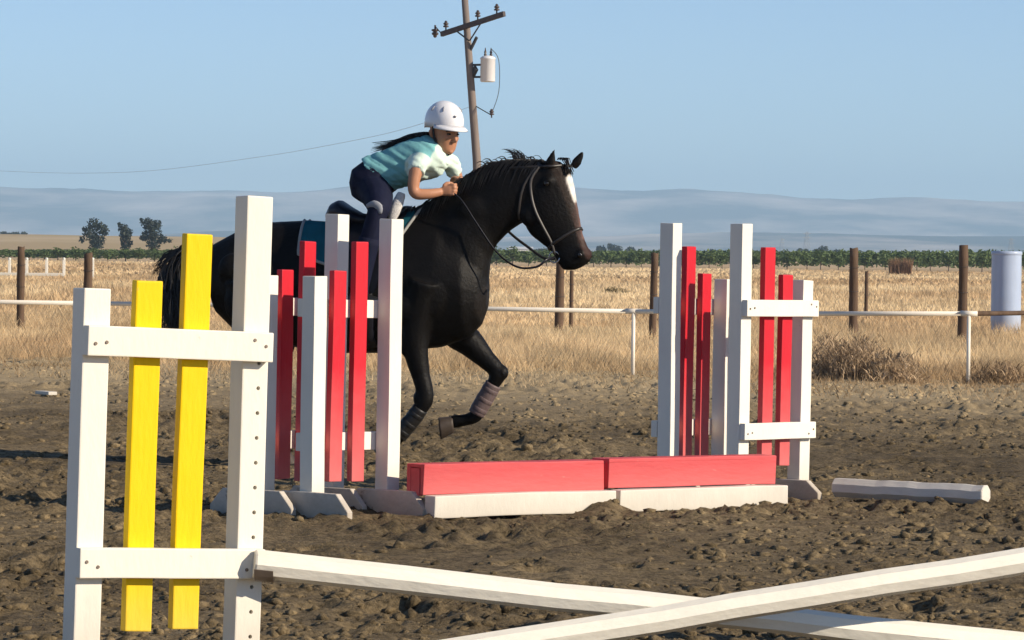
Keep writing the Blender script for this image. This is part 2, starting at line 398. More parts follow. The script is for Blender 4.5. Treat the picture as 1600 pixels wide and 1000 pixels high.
# profile against tan(angle); frame spans -0.123..0.123
def prof_far(a):
    return 0.82 + 0.03 * np.sin(a * 31 + 1.0) + 0.08 * (fbm(a * 26 + 5, a * 0, 4, 8) - 0.5) + 0.0 * a + 0.0 * a
def prof_near(a):
    return 0.55 + 0.5 * (fbm(a * 17 + 2, a * 0, 4, 19) - 0.5) + 0.1 * np.sin(a * 22)
range_of_hills('hills', 10500, 15500, 4200, 232, prof_far, far_mat, 'hazy blue range of hills on the horizon')
range_of_hills('foothills', 6500, 9500, 3000, 72, prof_near, far_mat, 'low pale foothills below the range')
ridge_mat = hill_material('dry_ridge_grass', (0.42, 0.31, 0.17), (0.52, 0.40, 0.24), 0.01)
rx = np.linspace(-330, 40, 60); ry = np.linspace(1150, 1900, 16)
def zr(X, Y):
    e = np.clip((-X - 45) / 60, 0, 1); e = e * e * (3 - 2 * e)
    return 6.1 * e * np.sin(np.clip((Y - 1150) / 750, 0, 1) * math.pi) ** 0.8 * (0.9 + .2 * fbm(X / 60, Y / 90, 3, 4)) - 0.4
tag(link('dry_ridge', grid_mesh('dry_ridge', rx, ry, zr), ridge_mat), kind='structure', label='low tan ridge behind the orchard')

# ------------------------------------------------------------------ dry grass beyond the arena
def blades(cx, cy, cz, h, w, lean, col, segs=1):
    n = len(cx)
    ang = rng.random(n) * math.pi
    la = rng.random(n) * 2 * math.pi
    bx, by = np.cos(ang) * w / 2, np.sin(ang) * w / 2
    lx, ly = np.cos(la) * lean * h, np.sin(la) * lean * h
    b = np.stack([cx, cy, cz], 1)
    o = np.stack([bx, by, 0 * bx], 1)
    mid = b + np.stack([lx * .3, ly * .3, h * .55], 1)
    top = b + np.stack([lx, ly, h], 1)
    V = np.stack([b - o, b + o, mid + o * .7, mid - o * .7, top], 1)
    k = np.arange(n)[:, None] * 5
    F = np.concatenate([k + np.array([[0, 1, 2]]), k + np.array([[0, 2, 3]]), k + np.array([[3, 2, 4]])])
    return V.reshape(-1, 3), F, np.repeat(col, 5, axis=0)
def grass_colour(x, y, n):
    g = fbm(x * 0.5, y * 0.09, 4, 41); g2 = fbm(x * 1.9, y * 0.35, 3, 42)
    t = np.clip((g - 0.3) / 0.4, 0, 1)[:, None]; u = np.clip((g2 - 0.3) / 0.4, 0, 1)[:, None]
    c = np.array([0.60, 0.425, 0.24]) * (1 - t) + np.array([0.84, 0.66, 0.40]) * t
    c = c * (0.82 + 0.3 * u) * (0.88 + 0.24 * rng.random((n, 1)))
    return c
gv, gf, gc, off = [], [], [], 0
def add_bl(cx, cy, h, w, lean, col):
    global off
    v, f, c = blades(cx, cy, np.full(len(cx), -0.09), h, w, lean, col)
    gv.append(v); gf.append(f + off); gc.append(c); off += len(v)
# tall dry growth behind the rail, thinning into stubble further out
n = 130000
y = 46 + 32 * rng.random(n) ** 1.35; x = (rng.random(n) * 2 - 1) * (y * 0.135 + 1.0)
y = y + (arena_edge(x) - 45.5) - 0.6 + 1.4 * (vnoise(x * .8, x * 0, 9) - .5)
hh = (0.05 + 0.36 * fbm(x * 0.55, y * 0.22, 4, 14)) * (0.5 + 0.8 * rng.random(n)) * np.clip((y - arena_edge(x)) / 3 + 0.28, 0.2, 1)
add_bl(x, y, hh, 0.010 + 0.012 * rng.random(n), 0.42, grass_colour(x, y, n))
n = 70000
y = 76 + 130 * rng.random(n) ** 1.4; x = (rng.random(n) * 2 - 1) * (y * 0.135 + 1)
add_bl(x, y, (0.06 + 0.20 * fbm(x * 0.3, y * 0.1, 3, 15)) * (0.5 + rng.random(n)), 0.025 + 0.035 * rng.random(n), 0.45, grass_colour(x * .5, y * .5, n) * 1.16)
n = 30000
y = 200 + 340 * rng.random(n) * .6; x = (rng.random(n) * 2 - 1) * (y * 0.135 + 2)
add_bl(x, y, 0.10 + 0.18 * rng.random(n), 0.14 + 0.12 * rng.random(n), 0.5, grass_colour(x * .2, y * .2, n) * 1.16)
# sparse dry stalks creeping into the arena's far edge
n = 5000
x = (rng.random(n) * 2 - 1) * 7; y = arena_edge(x) - 4.5 * rng.random(n) ** 2.2
add_bl(x, y, 0.03 + 0.08 * rng.random(n) + .08, 0.02 * np.ones(n), 0.5, grass_colour(x, y, n) * .85)
tag(link('dry_grass', np_mesh('dry_grass', np.concatenate(gv), np.concatenate(gf), cols=np.concatenate(gc)), grass_m), kind='stuff', label='tall dry tan grass beyond the white rail', cat='grass')

def weed_clump(px, py, Y, wid, hgt, nst, col, label):
    c = at(px, py, Y); c.z = -0.09
    root = empty('dry_weed', c, 0, label, 'weed', 'dry weeds along the arena edge')
    x = rng.normal(0, wid * 0.36, nst); yy = rng.normal(0, 0.35, nst)
    hh = hgt * np.exp(-(x / (wid * .55)) ** 2) * (0.35 + 0.75 * rng.random(nst))
    v, f, cc = blades(x, yy, np.zeros(nst), hh, 0.006 + 0.007 * rng.random(nst), 0.55, np.array(col) * (0.6 + 0.8 * rng.random((nst, 1))))
    link('stems', np_mesh('stems', v, f, cols=cc), weed_m, root)['kind'] = 'stuff'
    m = nst * 4
    k = rng.integers(0, nst, m); t = 0.35 + 0.6 * rng.random(m)
    tops = v.reshape(-1, 5, 3)[k, 4]; bs = v.reshape(-1, 5, 3)[k, 0]
    p = bs + (tops - bs) * t[:, None]
    v2, f2, c2 = blades(p[:, 0], p[:, 1], p[:, 2], 0.03 + 0.06 * rng.random(m), 0.008 + 0.010 * rng.random(m), 1.2, np.array(col) * 1.15 * (0.5 + 0.9 * rng.random((m, 1))))
    o = link('leaves', np_mesh('leaves', v2, f2, cols=c2), weed_m, root); o['kind'] = 'stuff'
    return root
weed_clump(1322, 596, 46.0, 0.62, 0.60, 1500, (0.36, 0.26, 0.165), 'bushy brown weed clump just right of the right-hand jump standard')
weed_clump(1392, 600, 45.4, 0.55, 0.42, 900, (0.40, 0.29, 0.18), 'lower brown weed clump spreading right of the bushy weed')
weed_clump(1560, 604, 45.0, 0.7, 0.30, 800, (0.32, 0.225, 0.135), 'brown weeds at the foot of the rail, below the pale blue pipe')
weed_clump(960, 440, 150, 0.9, 0.30, 160, (0.12, 0.10, 0.05), 'small dark green weed in the dry field past the horse muzzle')

# ------------------------------------------------------------------ trees
def leaf_cloud(n, blobs, size, seed):
    r = np.random.default_rng(seed)
    w = np.array([b[3] for b in blobs]) ** 2; w = w / w.sum()
    k = r.choice(len(blobs), n, p=w)
    d = r.normal(size=(n, 3)); d /= np.linalg.norm(d, axis=1)[:, None]
    rad = r.random(n) ** 0.45
    B = np.array(blobs, float)
    p = B[k, :3] + d * rad[:, None] * B[k, 3:4] * np.array([1, 1, B[0, 4] if B.shape[1] > 4 else 0.85])
    nrm = d + 0.8 * r.normal(size=(n, 3)); nrm /= np.linalg.norm(nrm, axis=1)[:, None]
    a = np.cross(nrm, r.normal(size=(n, 3))); a /= np.linalg.norm(a, axis=1)[:, None]
    b = np.cross(nrm, a)
    s = size * (0.6 + 0.8 * r.random((n, 1)))
    V = np.stack([p - a * s, p - b * s * .5, p + a * s, p + b * s * .5], 1)
    F = np.arange(n * 4).reshape(n, 4)
    return V.reshape(-1, 3), F
def trunk_bm(h, r, limbs, seed):
    q = random.Random(seed); bm = bmesh.new()
    tube(bm, [(0, 0, -0.15), (q.uniform(-.03, .03) * h, 0, h * .5), (q.uniform(-.06, .06) * h, 0, h)], [r, r * .7, r * .35], 8)
    for b in limbs:
        tube(bm, [(0, 0, h * q.uniform(.35, .6)), (b[0] * .5, b[1] * .5, h * .5 + b[2] * .25), (b[0], b[1], b[2])], [r * .5, r * .35, r * .12], 6)
    return bm
def tree(name, loc, h, blobs, nleaf, lsize, mat, seed, label, cat='tree', group=None, th=None):
    root = empty(name, loc, 0, label, cat, group)
    bm_obj('trunk', trunk_bm(th or h * .7, h * .03, [b[:3] for b in blobs[:5]], seed), bark, root)
    v, f = leaf_cloud(nleaf, blobs, lsize, seed)
    link('crown', np_mesh('crown', v, f), mat, root)
    return root
def copy_tree(root, loc, rz, s, label=None):
    r = root.copy(); COL.objects.link(r); r.location = loc; r.rotation_euler = (0, 0, rz); r.scale = s
    if label: r['label'] = label
    for ch in root.children:
        c = ch.copy(); COL.objects.link(c); c.parent = r
    return r
# young orchard: front row as single trees
protos = []
for s in range(4):
    q = random.Random(s + 3)
    bl = [(q.uniform(-.35, .35), q.uniform(-.35, .35), 1.0 + q.uniform(0, 1.0), q.uniform(.5, .78), 1.0) for _ in range(6)]
    protos.append(tree('orchard_tree', (0, 0, -50), 2.2, bl, 340, 0.17, leaf['orchard_leaf'], 50 + s, 'small round green orchard tree in the row behind the field', 'tree', 'front row of orchard trees', 1.2))
used = [False] * 4
Yo = 450
for i in range(-30, 33):
    k = random.randrange(4)
    loc = (i * 1.75 + random.uniform(-.25, .25), Yo + random.uniform(-2, 2), -0.09); sc = random.uniform(.85, 1.12); rz = random.uniform(0, 6.28)
    if random.random() < 0.04: continue
    if not used[k]:
        used[k] = True; protos[k].location = loc; protos[k].scale = (sc, sc, sc * (.72 + .006 * i)); protos[k].rotation_euler = (0, 0, rz)
    else: copy_tree(protos[k], loc, rz, (sc, sc, sc * (random.uniform(.66, .8) + .0065 * i)))
vv, ff, o_ = [], [], 0
for row in range(1, 6):
    for i in range(-40, 42):
        q = random.random
        v, f = leaf_cloud(110, [(0, 0, 1.35, .95, 1.1), (.3, .2, 1.9, .6, 1.1), (-.3, 0, 1.7, .6, 1.1)], 0.26, random.randrange(9999))
        v = v * np.array([1.1, 1, .72 + .007 * i]) + np.array([i * 1.6 + row + q() * .6, Yo + row * 12, -0.09]); vv.append(v); ff.append(f + o_); o_ += len(v)
tag(link('orchard_rows', np_mesh('orchard_rows', np.concatenate(vv), np.concatenate(ff)), leaf['orchard_leaf']), kind='stuff', label='further rows of the green orchard, one mass of foliage', cat='orchard')
# three dark trees on the left
def pblobs(px0, py0, Y, pts):     # blobs given where the crown shows them, relative to the base
    b = at(px0, py0, Y); out = []
    for (x, y, r) in pts:
        p = at(x, y, Y); out.append((p.x - b.x, random.uniform(-.6, .6), p.z + .09, r * .84 * Y / FPX, 0.95))
    return Vector((b.x, b.y, -0.09)), out
YT = 640
l, b = pblobs(150, 396, YT, [(146, 350, 13), (158, 357, 13), (140, 366, 14), (165, 362, 9), (152, 374, 16), (128, 374, 7), (133, 358, 6), (150, 384, 14)])
tree('dark_tree', l, 5.5, b, 1500, 0.22, leaf['dark_tree_leaf'], 1, 'dark tree with a jagged crown, leftmost of the three behind the orchard', 'tree', 'three dark trees behind the orchard')
l, b = pblobs(196, 397, YT, [(193, 357, 10), (196, 367, 12), (197, 379, 12), (203, 362, 6), (187, 350, 4), (196, 388, 8)])
tree('dark_tree', l, 5, b, 1000, 0.22, leaf['dark_tree_leaf'], 2, 'narrow upright dark tree, middle of the three behind the orchard', 'tree', 'three dark trees behind the orchard')
l, b = pblobs(238, 398, YT, [(232, 350, 13), (243, 352, 12), (238, 366, 19), (222, 345, 6), (254, 374, 10), (266, 376, 5), (226, 370, 10), (240, 382, 14)])
tree('dark_tree', l, 5.5, b, 1700, 0.22, leaf['dark_tree_leaf'], 3, 'broadest dark tree, rightmost of the three behind the orchard', 'tree', 'three dark trees behind the orchard')
# far trees
ftr = [(938, 390, 9, 9, 'small far tree just right of the horse muzzle'), (962, 388, 15, 12, 'widest far dark tree above the orchard between muzzle and standard'), (985, 391, 10, 9, 'far tree just left of the left post of the right-hand standards'),
       (1062, 394, 0, 0, ''), (1255, 393, 10, 8, 'far dark tree right of the short post of the right-hand standard'), (1283, 391, 13, 11, 'far round tree halfway between jump standard and wooden post'), (1310, 394, 7, 8, 'small far round tree left of the tall wooden post'),
       (845, 392, 12, 10, 'far dark tree seen between the reins and the jaw of the horse'), (1180, 394, 12, 9, 'far tree low on the skyline behind the right-hand standards'), (1120, 394, 14, 8, 'far low tree on the skyline between the two right-hand tall posts'),
       (1460, 396, 16, 8, 'low far tree left of the right wooden post'), (1540, 397, 13, 7, 'low far tree just left of the pale blue pipe')]
for i, (px, py, w, h, lab) in enumerate(ftr):
    if not w: continue
    Y = 1500; s = Y / FPX
    b0 = at(px, py, Y); q = random.Random(i)
    bl = [(q.uniform(-.6, .6) * w * s, q.uniform(-1, 1), (b0.z + .09) - h * s * .2 + q.uniform(-.3, .45) * h * s, q.uniform(.4, .62) * h * s, .9) for _ in range(7)]
    tree('far_tree', (b0.x, Y, -0.09), b0.z + 1, bl, 420, 0.55, leaf['far_tree_leaf'], 70 + i, lab, 'tree', 'far trees on the skyline')
for i in range(5):
    px = 2 + i * 9; Y = 1530; b0 = at(px, 368, Y); s = Y / FPX
    labs = ['at the very edge of the picture', 'second from the left edge', 'third from the left edge', 'fourth from the left edge', 'rightmost of the row']
    tree('ridge_tree', (b0.x, Y, b0.z - 0.8), 1.6, [(random.uniform(-.8, .8), 0, 1.1 + random.uniform(0, .5), 1.0, .7) for _ in range(3)], 220, 0.4, leaf['far_tree_leaf'], 90 + i, 'low dark tree on top of the tan ridge, ' + labs[i], 'tree', 'row of trees on the tan ridge')

# leafless brown shrub right of the right-hand standard
c = at(1407, 422, 330); c.z = -0.09
root = empty('brown_shrub', c, 0, 'leafless rust brown boxy shrub in front of the orchard', 'shrub')
n = 900
v, f, cc = blades(rng.uniform(-.85, .85, n), rng.uniform(-.5, .5, n), np.zeros(n), 0.8 + 0.75 * rng.random(n), 0.035 + .03 * rng.random(n), 0.2, np.array((0.25, 0.15, 0.09)) * (0.7 + .6 * rng.random((n, 1))))
o = link('branches', np_mesh('branches', v, f, cols=cc), weed_m, root); o['kind'] = 'stuff'

# ------------------------------------------------------------------ white pipe rail round the arena
Ya = lambda px: 47.5 - px * 0.0019           # depth of the rail line along the photo
root = empty('rail_fence', (0, 46, 0), 0, 'white pipe rail fence on slim posts along the far side of the arena', 'fence')
def pipe(name, pts, r, mat, parent, n=10):
    bm = bmesh.new(); loc = parent.location
    tube(bm, [Vector(p) - loc for p in pts], r, n)
    return bm_obj(name, bm, mat, parent, True)
railp = [at(-260, 468, Ya(-260)), at(140, 474, Ya(140)), at(560, 479, Ya(560)), at(990, 486.5, Ya(990)), at(1250, 490, Ya(1250)), at(1514, 490, Ya(1514))]
for a, b in zip(railp[:-1], railp[1:]): pipe('rail', [a, b], 0.025, pipe_white, root)
corner = railp[-1]
pipe('rail', [corner + Vector((.04, 0, 0)), at(1760, 487, 49.5)], 0.026, wood_post, root)['label'] = 'return rail with its shade painted in as a dark colour'  # shaded pipe rail; the dark post material paints its shade in
for px, k in ((-260, 0), (140, 1), (560, 2), (990, 3), (1250, 4), (1514, 5)):
    t = railp[k]; pipe('coupling', [(t.x - .09, t.y, t.z + .001), (t.x + .09, t.y - .0, t.z - .001)], 0.030, pipe_white, root); pipe('post', [(t.x, t.y, -0.1), (t.x, t.y, t.z - 0.012)], 0.021, pipe_white, root)

# ------------------------------------------------------------------ old wooden posts beyond the rail
wp = [(33, 386, 68, .065, 'dark wooden fence post at far left, left of the front standard'), (137, 396, 66, .07, 'dark wooden fence post seen above the short white post of the front standard'),
      (874, 408, 70, .075, 'wooden fence post below the horse muzzle'), (893, 424, 72, .035, 'thin wooden stake right of the post below the horse muzzle'),
      (1021, 396, 67, .06, 'dark wooden fence post just left of the right-hand standards'), (1335, 388, 69, .075, 'tall wooden fence post right of the right-hand standards'),
      (1354, 424, 90, .04, 'short thin stake close behind the tall wooden post'), (1505, 384, 66, .075, 'tall wooden fence post left of the pale blue pipe')]
for i, (px, py, Y, r, lab) in enumerate(wp):
    t = at(px, py, Y); hgt = t.z + 0.09
    root = empty('wooden_post', (t.x, t.y, -0.09), 0, lab, 'post', 'old wooden fence posts')
    bm = bmesh.new(); lx = random.uniform(-.02, .02)
    nr = 9; rings = []
    for k in range(nr):
        z = hgt * k / (nr - 1); rr = r * (1.05 - .12 * k / nr + random.uniform(-.05, .05))
        rings.append([Vector((lx * z + math.cos(a) * rr * random.uniform(.93, 1.07), math.sin(a) * rr, z + (random.uniform(-.012, .02) if k == nr - 1 else 0))) for a in [2 * math.pi * j / 10 for j in range(10)]])
    loft(bm, rings); bm_obj('shaft', bm, wood_post, root, True)
    bm = bmesh.new()
    for z in (hgt * .55, hgt * .8): tube(bm, [(lx * z + r * 1.08 * math.cos(a), r * 1.08 * math.sin(a), z + .01 * math.sin(a)) for a in [2 * math.pi * j / 12 for j in range(13)]], .004, 5)
    o = bm_obj('wire_wrap', bm, dark_metal, root); o['kind'] = 'stuff'

# ------------------------------------------------------------------ standing pale blue pipe at the right
t = at(1573, 393, 73)
root = empty('standing_pipe', (t.x, t.y, -0.09), 0, 'pale blue plastic drainpipe section standing on end in the grass', 'pipe')
rr, hh = 0.262, t.z + .09
bm = bmesh.new(); rings = []
prof = []
for k in range(21):
    z = hh * k / 20; prof.append((rr * (1 + (0.012 if k % 5 == 0 else 0)), z))
prof += [(rr * .96, hh + .008), (rr * .86, hh), (rr * .84, hh - .35)]
for (q, z) in prof: rings.append([Vector((math.cos(2 * math.pi * j / 36) * q, math.sin(2 * math.pi * j / 36) * q, z)) for j in range(36)])
loft(bm, rings); bm_obj('barrel', bm, tank_m, root, True)
bm = bmesh.new()
rg = []
for (q, z) in ((rr * 1.02, hh - .06), (rr * 1.045, hh - .05), (rr * 1.045, hh - .015), (rr * 1.0, hh)): rg.append([Vector((math.cos(2 * math.pi * j / 36) * q, math.sin(2 * math.pi * j / 36) * q, z)) for j in range(36)])
loft(bm, rg, cap=False); bm_obj('rim', bm, tank_m, root, True)

# ------------------------------------------------------------------ far white fence, shed, pylons
root = empty('white_paddock_fence', (0, 190, 0), 0, 'distant white paddock fence at the left edge, in the dry field', 'fence')
fence_pts = []
for px in (-20, 15, 42, 73, 100, 145):
    t = at(px, 406, 190); bm = box_bm(.12, .12, t.z + .09, .01, (t.x, 0, (t.z - .09) / 2)); bm_obj('post', bm, white_far, root)
    bm = bmesh.new(); ball(bm, (t.x, 0, t.z + .04), .07, 8); bm_obj('post_cap', bm, white_far, root, True)
for py in (428,):
    a, b = at(-20, py, 189.9), at(100, py + 1, 189.9)
    bm = box_bm(b.x - a.x, .05, .14, .006, ((a.x + b.x) / 2, -.1, (a.z + b.z) / 2)); bm_obj('rail', bm, white_far, root)

YS = 1800; a, b = at(796, 395, YS), at(832, 395, YS)
root = empty('farm_shed', ((a.x + b.x) / 2, YS, -.09), 0, 'long low white farm shed far away, seen under the horse jaw', 'shed')
w = b.x - a.x; ht = at(800, 389, YS).z + .09
wallm = material('shed_wall', (0.74, 0.73, 0.70), 0.8); roofm = material('shed_roof', (0.60, 0.60, 0.60), 0.5)
box('wall', (w, 6, ht), (0, 0, ht / 2), wallm, root, .02)
bm = bmesh.new(); pr = [(-3.4, ht), (0, ht + .9), (3.4, ht), (3.4, ht + .12), (0, ht + 1.05), (-3.4, ht + .12)]
loft(bm, [[Vector((x, y, z + .003)) for (y, z) in pr] for x in (-w / 2 - .3, w / 2 + .3)]); bm_obj('roof', bm, roofm, root)
for k in range(3): box('door', (1.6, .06, ht * .7), (-w / 3 + k * w / 3, -3.04, ht * .35 + .01), dark_metal, root, .01)

def pylon(px, ptop, Y, label):
    t = at(px, ptop, Y); h = t.z + .09
    root = empty('lattice_pylon', (t.x, Y, -.09), R(20), label, 'pylon', 'far lattice pylons on the plain')
    hb, ht2 = h * .13, h * .03
    cor = lambda s: [Vector((sx * (hb + (ht2 - hb) * s), sy * (hb + (ht2 - hb) * s), h * s)) for sx, sy in ((-1, -1), (1, -1), (1, 1), (-1, 1))]
    for i in range(4):
        bm = bmesh.new(); tube(bm, [cor(0)[i], cor(1)[i]], .10, 5); bm_obj('leg', bm, grey_dark, root)
    bm = bmesh.new()
    for k in range(6):
        A, B = cor(k / 6), cor((k + 1) / 6)
        for i in range(4): tube(bm, [A[i], B[(i + 1) % 4]], .045, 4)
    o = bm_obj('bracing', bm, grey_dark, root); o['kind'] = 'stuff'
    for z in (.78, .93): box('crossarm', (h * .34, .16, .16), (0, 0, h * z), grey_dark, root, .0)
grey_dark = material('galvanised_steel', (0.30, 0.31, 0.32), 0.6)
pylon(1261, 362, 2600, 'faint far lattice pylon just right of the short post of the right-hand standard')
pylon(1222, 372, 3000, 'smaller faint lattice pylon behind the red slats of the right-hand standard')
pylon(1580, 372, 2800, 'faint far lattice pylon above the pale blue pipe')

# ------------------------------------------------------------------ utility pole
YP = 140
pb, pt = at(752, ground_y(752, YP), YP), at(722, -60, YP)
root = empty('utility_pole', pb, 0, 'leaning wooden utility pole with crossarm and transformer behind the rider', 'utility pole')
PV = lambda px, py, dy=0.0: at(px, py, YP + dy) - pb
bm = bmesh.new(); tube(bm, [Vector((0, 0, -.1)), PV(745, 250), PV(735, 120), PV(722, -60)], [.165, .142, .125, .105], 14); bm_obj('shaft', bm, pole_wood, root, True)
ca, cb = PV(690, 54, 0.9), PV(788, 22, -1.2)
def beam(name, a, b, w, h, mat, parent):
    d = b - a; bm = box_bm(d.length, w, h, .008)
    rot = d.to_track_quat('X', 'Z').to_matrix().to_4x4()
    bm.transform(Matrix.Translation((a + b) / 2) @ rot)
    return bm_obj(name, bm, mat, parent)
arm = beam('crossarm', ca + Vector((0, -.22, 0)), cb + Vector((0, -.22, 0)), .12, .17, cross_wood, root)
def insulator(p, up=1, s=1.0):
    bm = bmesh.new()
    prof = [(.025, 0), (.025, .10), (.09, .11), (.10, .15), (.055, .17), (.055, .19), (.085, .20), (.09, .24), (.05, .27), (.045, .31), (.02, .33)]
    loft(bm, [[p + Vector((math.cos(a) * q * s, math.sin(a) * q * s, up * z * s)) for a in [2 * math.pi * j / 12 for j in range(12)]] for q, z in prof])
    return bm_obj('insulator', bm, porcelain, root, True)
for f_ in (.07, .58, .88): insulator(ca.lerp(cb, f_) + Vector((0, -.22, .08)))
insulator(PV(680, 44, 1.0) + Vector((0, -.1, .1)), -1, 1.3)
beam('arm_link', ca + Vector((0, -.22, .02)), PV(680, 46, 1.0) + Vector((0, -.1, .1)), .03, .03, dark_metal, root)
beam('brace', PV(734, 64) + Vector((0, -.2, 0)), PV(752, 36, -.6) + Vector((0, -.25, 0)), .03, .05, dark_metal, root)
beam('brace', PV(733, 64) + Vector((0, -.2, 0)), PV(712, 48, .4) + Vector((0, -.25, 0)), .03, .05, dark_metal, root)
# transformer can
tc, tb = PV(762, 90, -.15), PV(762, 128, -.15)
hh = tc.z - tb.z; rr = .25
bm = bmesh.new()
loft(bm, [[Vector((tb.x, tb.y, tb.z + z)) + Vector((math.cos(a) * q, math.sin(a) * q, 0)) for a in [2 * math.pi * j / 24 for j in range(24)]] for q, z in ((rr * .9, 0), (rr, .03), (rr, hh - .06), (rr * 1.05, hh - .05), (rr * 1.05, hh - .01), (rr * .7, hh + .05), (.05, hh + .07))])
tr = bm_obj('transformer', bm, grey_metal, root, True)
for dx in (-.09, .1):
    bm = bmesh.new(); p = Vector((tb.x + dx, tb.y, tb.z + hh + .03))
    loft(bm, [[p + Vector((math.cos(a) * q, math.sin(a) * q, z)) for a in [2 * math.pi * j / 10 for j in range(10)]] for q, z in ((.04, 0), (.05, .08), (.03, .1), (.05, .16), (.03, .18), (.012, .3))])
    bm_obj('bushing', bm, porcelain, tr, True)
for z in (.2, .7):
    beam('bracket', Vector((tb.x, tb.y, tb.z + hh * z)) + Vector((-rr * .9, 0, 0)), PV(737, 128 - 38 * z) + Vector((.0, 0, 0)), .08, .07, dark_metal, root)
beam('fuse_cutout', PV(733, 82) , PV(745, 58, -.3), .07, .09, dark_metal, root)
beam('fuse_cutout', PV(738, 118), PV(744, 106, -.2), .10, .2, dark_metal, root)
insulator(PV(768, 184, -.8) + Vector((0, 0, 0)), 1, .9)
beam('bracket', PV(742, 165), PV(768, 180, -.8), .03, .03, dark_metal, root)
bm = bmesh.new(); tube(bm, [Vector((tb.x + .1, tb.y - .05, tb.z + hh + .3)), Vector((tb.x + .36, tb.y - .1, tb.z + hh * .9)), Vector((tb.x + .38, tb.y - .1, tb.z - .3)), PV(768, 178, -.8)], .012, 6, sub=5); bm_obj('lead_wire', bm, dark_metal, root)
bm = bmesh.new()
tube(bm, [at(739, 165, 140), at(650, 196, 150), at(560, 218, 160), at(400, 246, 180), at(200, 269, 205), at(0, 267, 235), at(-200, 250, 270)], .0065, 5, sub=6)
tag(bm_obj('overhead_wire', bm, grey_dark), 'thin overhead wire sagging from the utility pole to the left', 'wire')

# ------------------------------------------------------------------ jump standards
POST = 0.089
def foot_bm(L, h=0.15, t=0.038):
    bm = bmesh.new(); c = 0.085
    pr = [(-L / 2, 0), (L / 2, 0), (L / 2, h * .42), (L / 2 - c, h), (-L / 2 + c, h), (-L / 2, h * .42)]
    loft(bm, [[Vector((x, y, z)) for (y, z) in pr] for x in (-t / 2, t / 2)])
    bmesh.ops.bevel(bm, geom=list(bm.edges), offset=.003, segments=1, affect='EDGES')
    return bm
def peg_holed(o, zs, x, face_y):
    """drill real peg holes through a post"""
    bm = bmesh.new()
    for z in zs:
        m = Matrix.Translation((x, 0, z)) @ Matrix.Rotation(math.pi / 2, 4, 'X')
        bmesh.ops.create_cone(bm, cap_ends=True, segments=12, radius1=.0065, radius2=.0065, depth=.3, matrix=m)
    me = bpy.data.meshes.new('cut'); bm.to_mesh(me); bm.free()
    c = bpy.data.objects.new('cut', me); COL.objects.link(c)
    c.matrix_world = Matrix.Identity(4)
    md = o.modifiers.new('b', 'BOOLEAN'); md.operation = 'DIFFERENCE'; md.object = c; md.solver = 'EXACT'
    keep = (o.parent, o.location.copy()); o.parent = None; o.location = (0, 0, 0)
    bpy.context.view_layer.update()
    dg = bpy.context.evaluated_depsgraph_get()
    nm = bpy.data.meshes.new_from_object(o.evaluated_get(dg))
    o.modifiers.clear(); o.data = nm; o.parent, o.location = keep
    bpy.data.objects.remove(c)
def standard(loc, yaw, tall, rail_side, slat_mat, wmat, label, group, H=1.52, Hs=1.215, holes=False, slat=(1.395, 1.245), W=0.54, zr=(1.055, 0.376), foot_len=0.56, foot_off=0.0, foot_h=0.15, tilt=0.0, rail_tilt=0.0):
    """tall: +1 tall post on local +x; rail_side: -1 rails on the camera-facing side of the slats, +1 behind them"""
    root = empty('jump_standard', loc, yaw, label, 'jump standard', group)
    root.rotation_euler = (0, tilt, yaw)
    j = lambda s=.003: random.uniform(-s, s)
    hx = W / 2
    for s, h in ((tall, H), (-tall, Hs)):
        p = box('post', (POST, POST, h), (s * hx + j(), j(), h / 2), wmat, root, .005, rot=(j(.004), j(.004), 0), warp=.0014)
        if holes and s == tall: peg_holed(p, [z - h / 2 for z in [1.02 - .0775 * k - .02 for k in range(13)]], .012, 0)
        f = bm_obj('foot', foot_bm(foot_len, foot_h), foot_m, root, loc=(s * hx - .0635 - .001, foot_off + j(), -.02))
    # rails are screwed to the posts' faces
    ry = rail_side * (POST / 2 + .0195)
    for z in zr:
        r_ = box('rail', (W + POST * .96, .038, .092), (j(.006), ry, z + j()), wmat, root, .004, rot=(0, j(.012) + (rail_tilt if z > .8 else rail_tilt * .3), 0), warp=.0011)
        for sx in (-hx + .02, -hx - .02, hx - .02, hx + .02):
            bm = bmesh.new(); bmesh.ops.create_cone(bm, cap_ends=True, segments=10, radius1=.006, radius2=.005, depth=.004, matrix=Matrix.Translation((sx + j(.004), rail_side * .02, j(.028))) @ Matrix.Rotation(math.pi / 2, 4, 'X'))
            bm_obj('screw', bm, screw_m, r_)
    # slats against the inner side of the rails
    sy = ry - rail_side * (.019 + .0195)
    for (fx, h) in ((0.60 if tall > 0 else -0.60, slat[0]), (0.0, slat[1])):
        pass
    order = [(0.115, slat[0]), (-0.175, slat[1])]      # fraction towards the tall post
    for fx, h in order:
        zb = .172 + j(.008)
        box('slat', (.089, .038, h - zb), (tall * fx * W + j(.004), sy - rail_side * .003, (h + zb) / 2), slat_mat, root, .005, rot=(0, j(.006), 0), warp=.0014)
    return root
def stand_at(px, Y): 
    p = at(px, 600, Y); return Vector((p.x, Y, 0.0))
GR = 'red and white standards of the far jump'
p = stand_at(254, 12.85)
near_std = standard(p, R(29), 1, -1, yellow, white, 'white jump standard with two yellow slats, nearest the camera at left', 'jump standards', holes=True, tilt=R(1.4), rail_tilt=R(1.3), foot_h=.11)
p = stand_at(548, 21.15)
standard(p, R(47), 1, 1, red, white_far, 'red and white standard left of the red boxes, its tall post touching the horse shoulder', GR, H=1.515, tilt=R(.6), foot_off=-.06)
p = stand_at(466, 21.28)
standard(p, R(51), 1, 1, red, white_far, 'red and white standard mostly hidden behind the tall post of the yellow standard', GR, H=1.54, tilt=R(.8))
p = stand_at(1087, 23.35)
